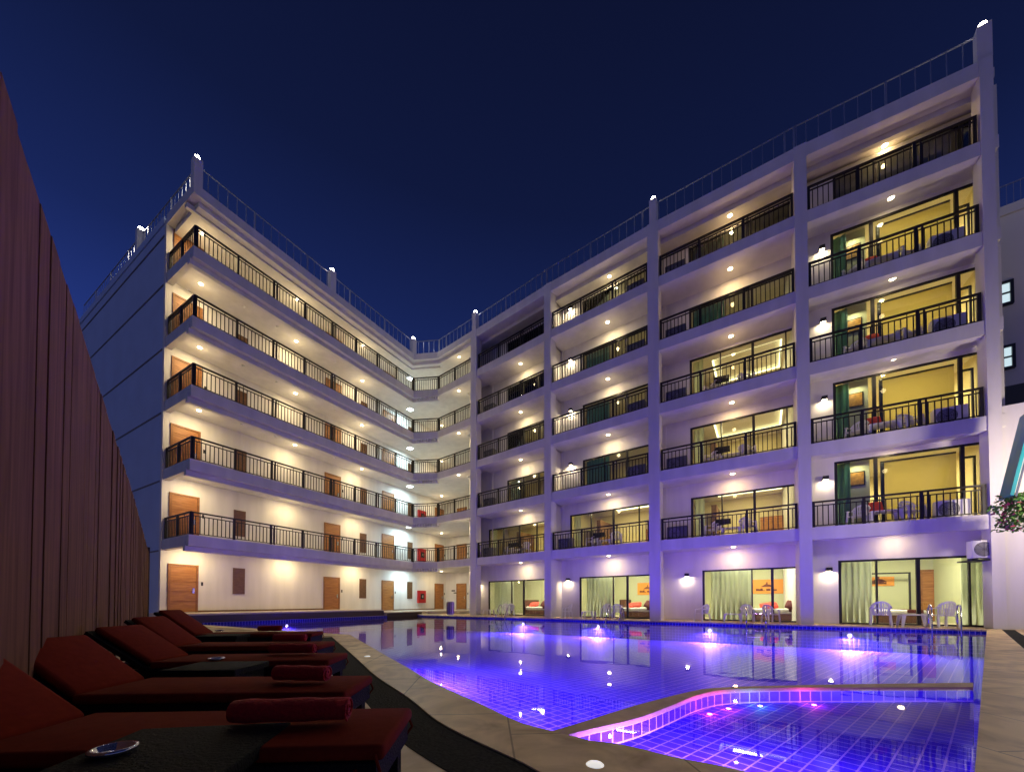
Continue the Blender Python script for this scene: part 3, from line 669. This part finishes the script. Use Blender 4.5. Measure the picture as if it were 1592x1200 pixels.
t = thing('waste_bin', 'round striped waste bin at the foot of the first column', 'bin', T(*at(700, 955, .2), .2)); MB().lathe([(0, 0), (.17, 0), (.18, .62), (.15, .66), (0, .66)], 20).build('body', 'bin_stripe', t, None, True)
m = MB()
for i in range(10): a = i * math.pi / 5; m.box(-.014, .014, -.006, .006, .03, .6, RZ(a) @ T(0, .186, 0))
m.build('slats', 'louvre_wood', t)
t = ac_unit(BAY[4][0] @ T(4.42, .25, 2.2) @ RZ(.1) @ S(.9), 'pale air conditioner unit hung on the wall above the ground floor window at the right', 'ac_white', None)
MB().box(-.45, .45, -.2, .6, -.06, -.01).build('bracket', 'dark_plastic', t)

# ------------------------------------------------------------------ pool
WZ = -.09; DZ = -.80; KZ = -.24
near_px = [(544, 987), (566, 1000), (603.6, 1022), (635, 1039.5), (669.6, 1060), (720, 1083.5), (767, 1105.5), (801.5, 1122.7), (839, 1133.7), (886, 1146), (930, 1155.7), (978, 1161), (1030, 1176), (1100, 1190), (1156, 1200)]
outer_px = [(515.7, 990), (547, 1017.5), (578.5, 1047), (600.5, 1063), (638, 1088), (676, 1119.6), (720, 1144.7), (767, 1166.7), (814, 1188.7), (839, 1200)]
strip_px = [(482, 1000), (520, 1040), (552, 1080), (590, 1118), (625.6, 1151), (682, 1200)]
NEAR = [at(x, y, 0) for x, y in near_px] + [(15.75, -16.28), (16.05, -16.38)]
OUTER = [at(x, y, 0) for x, y in outer_px] + [(15.2, -17.2), (15.7, -17.5), (16.7, -17.4)]
STRIP = [at(x, y, 0) for x, y in strip_px] + [(14.6, -17.6), (15.4, -18.1), (17.4, -18.2)]
RB, RT = (16.05, -16.38), (20.62, -.95)
FARL = (-2.7, -1.9)
PL = [tuple((ML @ Vector((s, -.86 if s > 9 else -.56, 0)))[:2]) for s in (12.2, 9.61, 9.59, -.35)]
POOL = NEAR[::-1] + [PL[3], PL[2], PL[1], PL[0], FARL, RT]      # ring
def area(p): return sum(p[i][0] * p[(i + 1) % len(p)][1] - p[(i + 1) % len(p)][0] * p[i][1] for i in range(len(p))) / 2
if area(POOL) < 0: POOL = POOL[::-1]
GA = math.atan2(RT[1] - RB[1], RT[0] - RB[0]) - math.pi / 2
def guv(p): c, s = math.cos(-GA), math.sin(-GA); return (p[0] * c - p[1] * s, p[0] * s + p[1] * c)
def sheet(poly, z, name, m, holes=()):
    from mathutils.geometry import tessellate_polygon
    loops = [[Vector((*p, 0)) for p in poly]] + [[Vector((*p, 0)) for p in h] for h in holes]; pts = [p for L in loops for p in L]
    mb = MB(); tri = tessellate_polygon(loops)
    fs = []; uv = []
    for t in tri:
        a, b, c = (pts[i] for i in t)
        if (b - a).cross(c - a).z < 0: t = t[::-1]
        fs.append(tuple(t)); uv.append([guv(pts[i]) for i in t])
    mb.add([(p.x, p.y, z) for p in pts], fs, None, uv); return struct(mb.build(name, m))
def wall_strip(mb, pts, z0, z1):
    u = 0
    for a, b in zip(pts, pts[1:]):
        L = (V2(b) - V2(a)).length
        mb.add([(*a, z0), (*b, z0), (*b, z1), (*a, z1)], [(0, 1, 2, 3)], None, [[(u, z0), (u + L, z0), (u + L, z1), (u, z1)]]); u += L
    return mb
sheet(POOL, DZ, 'pool_floor', 'pool_tile')
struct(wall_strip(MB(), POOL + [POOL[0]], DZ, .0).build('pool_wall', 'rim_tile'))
o = sheet([(p[0], p[1]) for p in POOL], WZ, 'pool_water', 'water')
# divider between the big pool and the children's pool
divf = [(900, 1117), (987, 1091), (1074, 1069.6), (1117, 1064), (1204, 1061), (1335, 1058.7), (1513, 1056.5)]
divn = [(900, 1130.4), (987, 1111), (1043.5, 1091), (1082.6, 1076), (1126, 1067.5), (1204, 1064.5), (1335, 1063.8), (1513, 1063.4)]
smooth = lambda P, n: [tuple(sum(V2(P[min(len(P) - 1, max(0, i + d))])[q] * c for d, c in ((-1, 0), (0, 1), (1, 0))) for q in (0, 1)) for i in range(n)] if 0 else P
def spline(P, k=5):
    out = []
    for i in range(len(P) - 1):
        p0, p1, p2, p3 = (V2(P[max(0, i - 1)]), V2(P[i]), V2(P[i + 1]), V2(P[min(len(P) - 1, i + 2)]))
        for j in range(k):
            t = j / k; out.append(tuple(.5 * ((2 * p1) + (p2 - p0) * t + (2 * p0 - 5 * p1 + 4 * p2 - p3) * t * t + (3 * p1 - p0 - 3 * p2 + p3) * t ** 3)))
    return out + [tuple(P[-1])]
DF = spline([at(838, 1134, -.05)] + [at(x, y, -.05) for x, y in divf]); DN = spline([at(862, 1142, -.05)] + [at(x, y, -.05) for x, y in divn])
struct(MB().prism(DF + DN[::-1], -.115, -.080).build('divider_coping', 'divider_coping'))
struct(wall_strip(MB(), DF[::-1], DZ, -.115).build('divider_wall', 'rim_tile'))
struct(wall_strip(MB(), DN, KZ, -.115).build('divider_wall', 'kids_tile'))
i0 = next(i for i, p in enumerate(near_px) if p[0] > 870)
KP = DN + [RB] + NEAR[::-1][1:len(NEAR) - i0]
sheet(KP, KZ, 'children_pool_floor', 'kids_tile')
# deck around
sheet([(-30, -40), (60, -40), (60, 40), (-30, 40)], 0.0, 'pool_deck', 'deck_tile', [POOL])
sheet([(-400, -400), (400, -400), (400, 400), (-400, 400)], -1.4, 'ground', 'walkway_tile')
def ribbon(name, m, inner, outer, z0, z1):
    mb = MB(); a, b = spline(inner, 4), spline(outer, 4); n = 60
    def res(P, n):
        L = [0]
        for p, q in zip(P, P[1:]): L.append(L[-1] + (V2(q) - V2(p)).length)
        out = []; j = 0
        for i in range(n + 1):
            t = L[-1] * i / n
            while j < len(P) - 2 and L[j + 1] < t: j += 1
            f = (t - L[j]) / max(1e-9, L[j + 1] - L[j]); out.append(tuple(V2(P[j]).lerp(V2(P[j + 1]), min(1, f))))
        return out
    a, b = res(a, n), res(b, n); vs = []
    for p, q in zip(a, b): vs += [(*p, z0), (*q, z0), (*q, z1), (*p, z1)]
    fs = [(0, 1, 2, 3), tuple(4 * n + q for q in (3, 2, 1, 0))]
    for i in range(n):
        o = 4 * i; p = o + 4; fs += [(o + q, p + q, p + (q + 1) % 4, o + (q + 1) % 4)[::-1] for q in range(4)]
    mb.add(vs, fs); return struct(mb.build(name, m))
ribbon('pool_coping', 'coping_tile', NEAR, OUTER, -.04, .014)
OS = []
for i, p in enumerate(OUTER):
    e = (V2(OUTER[min(i + 1, len(OUTER) - 1)]) - V2(OUTER[max(i - 1, 0)])).normalized(); OS.append((p[0] + e.y * .34, p[1] - e.x * .34))
ribbon('pebble_strip', 'pebble', OUTER, OS, -.02, .005)
SL0, SL1 = (16.75, -16.2), (21.1, -.3); SR0, SR1 = (17.0, -16.2), (21.36, -.3)
struct(MB().prism([RB, SL0, SL1, RT], -.04, .014).build('pool_coping', 'coping_tile'))
struct(MB().prism([SL0, SR0, SR1, SL1], -.02, .005).build('pebble_strip', 'pebble'))
def strip_along(A, B, d, name, m, z0, z1):
    A, B = V2(A), V2(B); e = (B - A).normalized(); n = Vector((-e.y, e.x)); return struct(MB().prism([tuple(A), tuple(B), tuple(B + n * d), tuple(A + n * d)], z0, z1).build(name, m))
strip_along(FARL, RT, .42, 'pool_coping', 'coping_tile', -.04, .012)
strip_along(PL[3], NEAR[0], -.5, 'pool_coping', 'coping_tile', -.04, .012)
# underwater lamps
PW = (.30, .14, 1.0); TILT = math.radians(50)
LAMPD = MB().lathe([(0, .03), (.05, .028), (.065, 0)], 18).mesh('lens', 'lens_pool', True); LAMPR = MB().lathe([(.065, .0), (.085, .012), (.09, 0)], 18).mesh('rim', 'steel', True)
SMALL = MB().lathe([(0, .012), (.02, .010), (.026, 0)], 14).mesh('lens', 'lens_pool', True)
RIMS = MB().lathe([(.026, .0), (.033, .006), (.036, 0)], 14).mesh('rim', 'steel', True)
def pool_lamp(p, yaw, label, power, z=-.30, col=PW, lens=LAMPD, TILT=TILT, spread=None):
    M = T(p[0], p[1], z) @ RZ(yaw) @ Matrix.Rotation(math.pi / 2, 4, 'X')
    t = thing('underwater_lamp', label, 'pool light', M, 'underwater lamps'); obj('rim', LAMPR if lens is LAMPD else RIMS, t); obj('lens', lens, t); light(t, 'AREA', power, col, T(0, 0, .06) @ Matrix.Rotation(math.pi + TILT, 4, 'X'), .16 if spread is None else .05, spread=spread)
fe = (V2(RT) - V2(FARL)); fl_ = fe.length; fd = fe / fl_; fyaw = math.atan2(fd.y, fd.x)
for x, nm in ((814, 'innermost bay'), (930, 'third bay from right'), (1103, 'second bay from right'), (1320, 'rightmost bay')):
    s = along(x, FARL, RT); p = V2(FARL) + fd * s + Vector((fd.y, -fd.x)) * .02; pool_lamp(p, fyaw, 'glowing underwater lamp in the far pool wall before the %s' % nm, 640)
for i, (a, b) in enumerate(((1, 2), (5, 6), (8, 9))):
    A, B = V2(NEAR[a]), V2(NEAR[b]); e = (B - A).normalized(); n = Vector((-e.y, e.x)); p = (A + B) / 2 + n * .02
    pool_lamp(p, math.atan2(-e.y, -e.x), 'underwater lamp hidden under the near coping, %s' % ('by the far sunbeds', 'halfway along', 'by the divider')[i], (1350, 1050, 560)[i], TILT=math.radians(60))
p = V2(PL[3]).lerp(V2(PL[2]), .4) + Vector((.03, 0)); pool_lamp(p, math.pi / 2 + .087, 'underwater lamp under the edge of the left wing walkway', 160)
for a_, nm, pw_ in ((.30, 'nearest the divider end', 45), (.58, 'halfway along the shallow pool', 150), (.88, 'towards the right corner', 140)):
    SN = NEAR[i0 + 0:]; q_ = a_ * (len(SN) - 1); A_, B_ = V2(SN[int(q_)]), V2(SN[int(q_) + 1]); kp = A_.lerp(B_, q_ - int(q_)); e_ = (B_ - A_).normalized()
    pool_lamp(tuple(kp + Vector((-e_.y, e_.x)) * .015), math.atan2(-e_.y, -e_.x), 'small underwater lamp hidden under the near coping, ' + nm, pw_, -.125, lens=SMALL, TILT=math.radians(22))
PINKL = MB().lathe([(0, .012), (.02, .010), (.026, 0)], 14).mesh('lens', 'lens_pink', True)
for q_, nm, c_, pw_ in ((20, 'left', (1, .10, .55), 1.6), (24, 'second', (1, .10, .60), 1.6), (28, 'third', (.10, .8, 1), 1.0), (32, 'right', (1, .10, .60), 1.6)):
    A_, B_ = V2(DN[q_]), V2(DN[q_ + 1]); e_ = (B_ - A_).normalized(); p_ = A_ + Vector((e_.y, -e_.x)) * .13
    t = thing('underwater_lamp', 'tiny coloured lamp on the shallow pool floor at the divider foot, %s of four' % nm, 'pool light', T(p_.x, p_.y, KZ + .003), 'underwater lamps'); obj('rim', RIMS, t); obj('lens', PINKL, t); light(t, 'POINT', pw_, c_, T(0, 0, .075), .02)

# ladders
def ladder(foot_px, label, gap=.62, k=None, upright=False):
    s = along(foot_px, FARL, RT); M = Matrix.Translation((*(V2(FARL) + fd * s), 0)) @ RZ(fyaw)
    t = thing('pool_ladder', label, 'pool ladder', M, 'steel pool ladders')
    for i in (0, 1):
        x = i * gap
        if upright: pts = [(x, -.10, -.7), (x, -.10, .62)] + [(x, -.10 + .13 * (1 - math.cos(q)), .62 + .13 * math.sin(q)) for q in [math.pi * j / 8 for j in range(1, 9)]] + [(x, .16, .0)]
        else: pts = [(x, -.12, -.7), (x, -.12, .05), (x, .05, .32), (x, .24, .60), (x, .33, .68), (x, .42, .68), (x, .48, .62), (x, .50, .5), (x, .50, 0)]
        MB().tube(pts, .021, 9).build('handrail', 'steel', t, None, True)
    for z in (-.25, -.5): MB().box(0, gap, -.16, -.06, z, z + .025).build('step', 'steel', t)
ladder(772, 'bent steel pool ladder rails in front of the innermost bay'); ladder(943, 'bent steel pool ladder rails in front of the third bay from the right'); ladder(1160, 'bent steel pool ladder rails in front of the second bay from the right'); ladder(1446, 'upright steel pool ladder rails in front of the rightmost bay', .62, None, True)
DL = MB().lathe([(0, .010), (.036, .009), (.046, 0)], 18)
for (x, y), nm in (((571, 1020), 'by the far sunbeds'), ((925, 1188), 'at the bottom of the picture')):
    p = at(x, y, .014); tag(DL.build('deck_lamp', 'lens_deck', None, T(p[0], p[1], .014), True), 'small white round lamp set in the near coping, %s' % nm, 'deck light')

# ------------------------------------------------------------------ sunbeds
def cam_frame(X, Y, z, ang):
    a, b = c2w(X, Y); base = math.atan2(.5715, .8206); return T(a, b, z) @ RZ(base * 1 + ang)
SB_L, SB_W, SB_H = 1.34, .52, .27
def cushion_mesh(L, W, t, name):
    mb = MB().box(0, L, -W / 2, W / 2, 0, t); return mb.mesh(name, 'cushion')
def sunbed(M, label, back=.62, ang=38, L=SB_L):
    t = thing('sunbed', label, 'sunbed', M, 'wicker sunbeds in a row by the fence'); W = SB_W; H = SB_H
    MB().box(-.55, L, -W / 2, -W / 2 + .045, H - .10, H).box(-.55, L, W / 2 - .045, W / 2, H - .10, H).box(L - .045, L, -W / 2 + .046, W / 2 - .046, H - .10, H).box(-.55, -.505, -W / 2 + .046, W / 2 - .046, H - .10, H).box(.0, L - .046, -W / 2 + .046, W / 2 - .046, H - .03, H - .005).build('frame', 'wicker', t)
    for x in (-.5, L - .10):
        for s in (-1, 1): MB().box(x, x + .07, s * (W / 2 - .04) - .035, s * (W / 2 - .04) + .035, 0, H - .10).build('leg', 'wicker', t)
    R = T(0, 0, H + .005) @ Matrix.Rotation(math.radians(ang), 4, 'Y')
    R = T(0, 0, H + .005) @ Matrix.Rotation(math.pi, 4, 'Z') @ Matrix.Rotation(-math.radians(ang), 4, 'Y')
    bo = MB().box(0, back, -W / 2, W / 2, -.035, 0).build('backrest', 'wicker', t, R)
    for s in (-1, 1): MB().cyl((back * .6, s * .2, -.03), (back * .35, s * .2, -.32), .010, 8).build('prop', 'steel', bo)
    obj('back_cushion', cushion_mesh(back - .03, W - .07, .055, 'back_cushion'), t, R @ T(.02, 0, .002), .028)
    sc_ = obj('seat_cushion', cushion_mesh(L + .01, W - .01, .06, 'seat_cushion'), t, T(.015, 0, H + .002), .022)
    for s in (-1, 1): MB().tube([(L - .02, s * W / 2, .03), (L + .005, s * (W / 2 + .012), -.04), (L - .05, s * (W / 2 + .005), -.12), (L - .09, s * (W / 2 + .003), -.02)], .006, 6).build('tie', 'cushion', sc_)
    return t
def place(hx, hy, fx, fy, z=.35):      # near lower edge of the seat cushion: hinge pixel, foot pixel
    A, B = V2(at(hx, hy, z)), V2(at(fx, fy, z)); L = (B - A).length; mid = (A + B) / 2; e = (B - A).normalized(); q = math.radians(1); e = Vector((e.x * math.cos(q) - e.y * math.sin(q), e.x * math.sin(q) + e.y * math.cos(q))); n = Vector((-e.y, e.x)); c = mid - e * L / 2 - n * SB_W / 2
    return T(c.x, c.y, 0) @ RZ(math.atan2(e.y, e.x)), (B - A).length
BEDS = [((151, 1098), (633, 1093), 'nearest sunbed with a red cushion, its head cut off by the left edge'), ((236, 1047), (574, 1045), 'second sunbed from the front with a red cushion'),
        ((300, 1013), (537, 1011), 'third sunbed from the front, just behind a small table'), ((319, 995), (518, 994), 'fourth sunbed from the front, in front of the farthest table'), ((335, 980), (501, 979), 'farthest sunbed, against the pool corner')]
TW = [(360, 543, 1112), (415, 529, 1047), (422, 504, 1004), (414, 487, 988), (403, 453, 971)]
for i, (a, b, lb) in enumerate(BEDS):
    M, L = place(*a, *b); sunbed(M, lb, (.55, .54, .58, .62, .70)[i], (36, 37, 34, 36, 36)[i], L)
    # rolled towel
    s0, s1, yy = TW[i]; zz = SB_H + .08
    mb = MB(); n = 20; ln = (.46, .34, .42, .38, .36)[i]; r = .05
    prof = []
    for q in range(24): ra = r * (1 - .03 * math.sin(q * 2.1)); prof.append((0, 0))
    pr = []
    rings = 9
    for j in range(rings):
        x = ln * j / (rings - 1); rr = r * (1 + .05 * math.sin(j * 1.7 + i)) * (1 if 0 < j < rings - 1 else .93)
        pr.append([(x, rr * 1.12 * math.cos(2 * math.pi * q / n), r * .95 + rr * .95 * math.sin(2 * math.pi * q / n)) for q in range(n)])
    vs = [p for R_ in pr for p in R_]; fs = [(j * n + q, j * n + (q + 1) % n, (j + 1) * n + (q + 1) % n, (j + 1) * n + q) for j in range(rings - 1) for q in range(n)]
    mb.add(vs, fs + [tuple(range(n))[::-1], tuple((rings - 1) * n + q for q in range(n))])
    c = at((s0 + s1) / 2, yy + 8, zz)
    inv = M.inverted() @ Vector((*c, 0)); yo = max(-.15, min(.15, inv.y))
    MT = M @ T(inv.x - ln / 2, yo, zz - .004) @ RZ((.05, -.12, -.06, .04, 0)[i])
    t = thing('rolled_towel', 'rolled red towel on the foot of the %s' % lb.split(' with')[0].split(',')[0], 'towel', MT, 'rolled red towels')
    mb.build('roll', 'towel', t, None, True)
    sp = MB(); pts = [(ln + .003, (.010 + .0021 * q) * 1.1 * math.cos(q * .5), r * .95 + (.010 + .0021 * q) * .95 * math.sin(q * .5)) for q in range(22)]; sp.tube(pts, .0045, 5); sp.build('rolled_edge', 'towel', t)
TABS = [((-20, 1230), (338, 1207), 'nearest small black wicker table, at the bottom left', .52, .34), ((245, 1042), (365, 1041), 'small black wicker table between the second and third sunbeds', .44, .345), ((300, 989), (368, 988), 'farthest small black wicker table, before the last sunbed', .42, .345)]
for i, (a, b, lb, dep, h) in enumerate(TABS):
    A, B = V2(at(*a, h)), V2(at(*b, h)); e = (B - A).normalized(); L = (B - A).length; M = T(A.x, A.y, 0) @ RZ(math.atan2(e.y, e.x))
    t = thing('side_table', lb, 'side table', M, 'low wicker side tables')
    tt = MB().box(0, L, 0, dep, h - .05, h).build('table_top', 'wicker', t, bevel=.008)
    MB().box(.03, L - .03, .03, dep - .03, .06, h - .051).build('body', 'wicker', t)
    for x in (.03, L - .07):
        for y in (.03, dep - .07): MB().box(x, x + .04, y, y + .04, 0, .06).build('foot', 'wicker', t)
    c = at(*((176, 1171), (336, 1026), (341, 981))[i], h)
    ash = MB().lathe([(0, .006), (.040, .006), (.050, .022), (.062, .022), (.064, .012), (.045, 0), (0, 0)], 26)
    t2 = thing('ashtray', 'round glass ashtray on the %s' % lb.split(',')[0], 'ashtray', T(c[0], c[1], h + .001), 'glass ashtrays'); ash.build('dish', 'glass_dish', t2, None, True)

# ------------------------------------------------------------------ fence
FA, FB = c2w(-1.15, .47), c2w(-15.0, 15.72)
fe_ = V2(FB) - V2(FA); FL = fe_.length; MF = frame(FA, FB)
fence = thing('wooden_fence', 'tall reddish brown fence of vertical boards along the left side', 'fence', MF)
n = int(FL / .24); bw_ = FL / n; rnd = random.Random(11); GR = 12
def ftop(s): return float(np.interp(s / FL, [0, .12, .5, 1], [3.02, 3.06, 3.12, 2.86]))
for g in range(GR):
    m = MB()
    for i in range(n * g // GR, n * (g + 1) // GR):
        s = i * bw_; q = rnd.random() * .012; m.box(s + .0035, s + bw_ - .0035, q, q + .025, .03, ftop(s) + rnd.random() * .015)
    m.build('board_panel', 'fence_wood', fence)
for i in range(8): s = FL * i / 7.0; MB().box(s - .04, s + .04, .06, .14, 0, 2.8).build('post', 'post_dark', fence)
for z in (.5, 1.6, 2.6): MB().box(0, FL, .045, .059, z, z + .09).build('rail', 'post_dark', fence)
MB().box(FL + .0, FL + .12, -.03, .09, 0, 3.1).build('post', 'post_dark', fence)

# ------------------------------------------------------------------ neighbour building, canopy and flowers at the right edge
nb = thing('neighbour_building', 'grey neighbouring block with two small lit windows at the right edge', 'building', T(0, 0, 0))
MB().box(23.3, 36, 8, 20, 0, 18.1).box(23.2, 36, 7.9, 20, 18.1, 18.5).build('wall', 'neighbour_wall', nb)
MB().box(23.0, 36, 6.9, 7.99, 7.6, 8.3).box(23.05, 36, 7.95, 7.999, 8.3, 10.4).build('dark_band', 'neighbour_dark', nb)
for (x0, x1, y0, y1) in ((1561, 1587, 428, 466), (1563, 1587, 530, 568)):
    s0 = along(x0, (0, 8), (30, 8)); s1 = along(x1, (0, 8), (30, 8)); 
    Yc = -.5715 * (s0 - CA) + .8206 * (8 - CB); z1 = HC + (HOR - y0) / F * Yc * .985; z0 = HC + (HOR - y1) / F * Yc * .985
    f = MB().box(s0, s0 + .1, 7.86, 8, z0, z1).box(s1 - .1, s1, 7.86, 8, z0, z1).box(s0 + .1, s1 - .1, 7.86, 8, z1 - .1, z1).box(s0 + .1, s1 - .1, 7.86, 8, z0, z0 + .1).box(s0 + .1, s1 - .1, 7.88, 7.98, (z0 + z1) / 2 - .03, (z0 + z1) / 2 + .03).build('window', 'frame_black', nb)
    MB().box(s0 + .1, s1 - .1, 7.94, 7.97, z0 + .1, z1 - .1).build('pane', 'lit_pane', f)
m = MB()
m.beam((23.3, 7.9, 19.4), (36, 7.9, 19.4), .04, .04)
for i in range(60): m.beam((23.3 + i * .2, 7.9, 18.5), (23.3 + i * .2, 7.9, 19.4), .015, .015)
m.build('roof_railing', 'roofrail', nb)
cn = thing('canopy', 'turquoise canopy sheet sloping down at the right edge', 'canopy', T(0, 0, 0))
MB().add([(20.92, -1.6, 3.85), (20.92, -.9, 3.85), (21.36, -.9, 6.2), (21.36, -1.6, 6.2), (20.99, -1.6, 3.82), (20.99, -.9, 3.82), (21.43, -.9, 6.17), (21.43, -1.6, 6.17)], [(0, 1, 2, 3), (7, 6, 5, 4), (0, 4, 5, 1), (1, 5, 6, 2), (2, 6, 7, 3), (3, 7, 4, 0)]).build('sheet', 'teal_sheet', cn)
fill_lamp = obj('lamp', TRIM, cn, T(22.4, -2.6, 4.6)); light(fill_lamp, 'POINT', 420, (1, .82, .66), T(0, 0, -.1), .25)  # unseen lamp added beyond the right edge to brighten pier and deck
for y in (-1.58, -.92): MB().beam((21.03, y, 3.8), (21.47, y, 6.15), .04, .04).build('rafter', 'steel', cn)
bp = thing('bougainvillea', 'hanging bougainvillea with pink flowers under the canopy at the right edge', 'plant', T(21.12, -1.2, 2.85) @ S(.95))
lv = MB(); fw = MB(); rnd = random.Random(5)
for i in range(800):
    a = rnd.random() * 6.283; h = rnd.random() ** .8; rr = (.44 + .16 * math.sin(a * 3 + h * 7)) * math.sqrt(rnd.random()) * (1 - .6 * abs(h - .55)); cx_, cy2, cz = rr * math.cos(a) + .12 * (h - .5), rr * math.sin(a) * .7, h * 1.15
    s = .05 + rnd.random() * .04; M = T(cx_, cy2, cz) @ Matrix.Rotation(rnd.random() * 6.28, 4, (rnd.random() - .5, rnd.random() - .5, rnd.random() + .1))
    (fw if rnd.random() < .14 else lv).add([(-s, 0, 0), (0, -s * .55, .01), (s, 0, 0), (0, s * .55, .01)], [(0, 1, 2, 3)], M)
lv.build('foliage', 'leaf', bp); fw.build('flowers', 'flower', bp)
st = MB()
for i in range(7): a = i * .9; st.tube([(0, 0, 1.2), (.15 * math.cos(a), .1 * math.sin(a), .8), (.28 * math.cos(a), .2 * math.sin(a), .2 + .06 * i)], .008, 5)
st.build('stem', 'stem', bp)
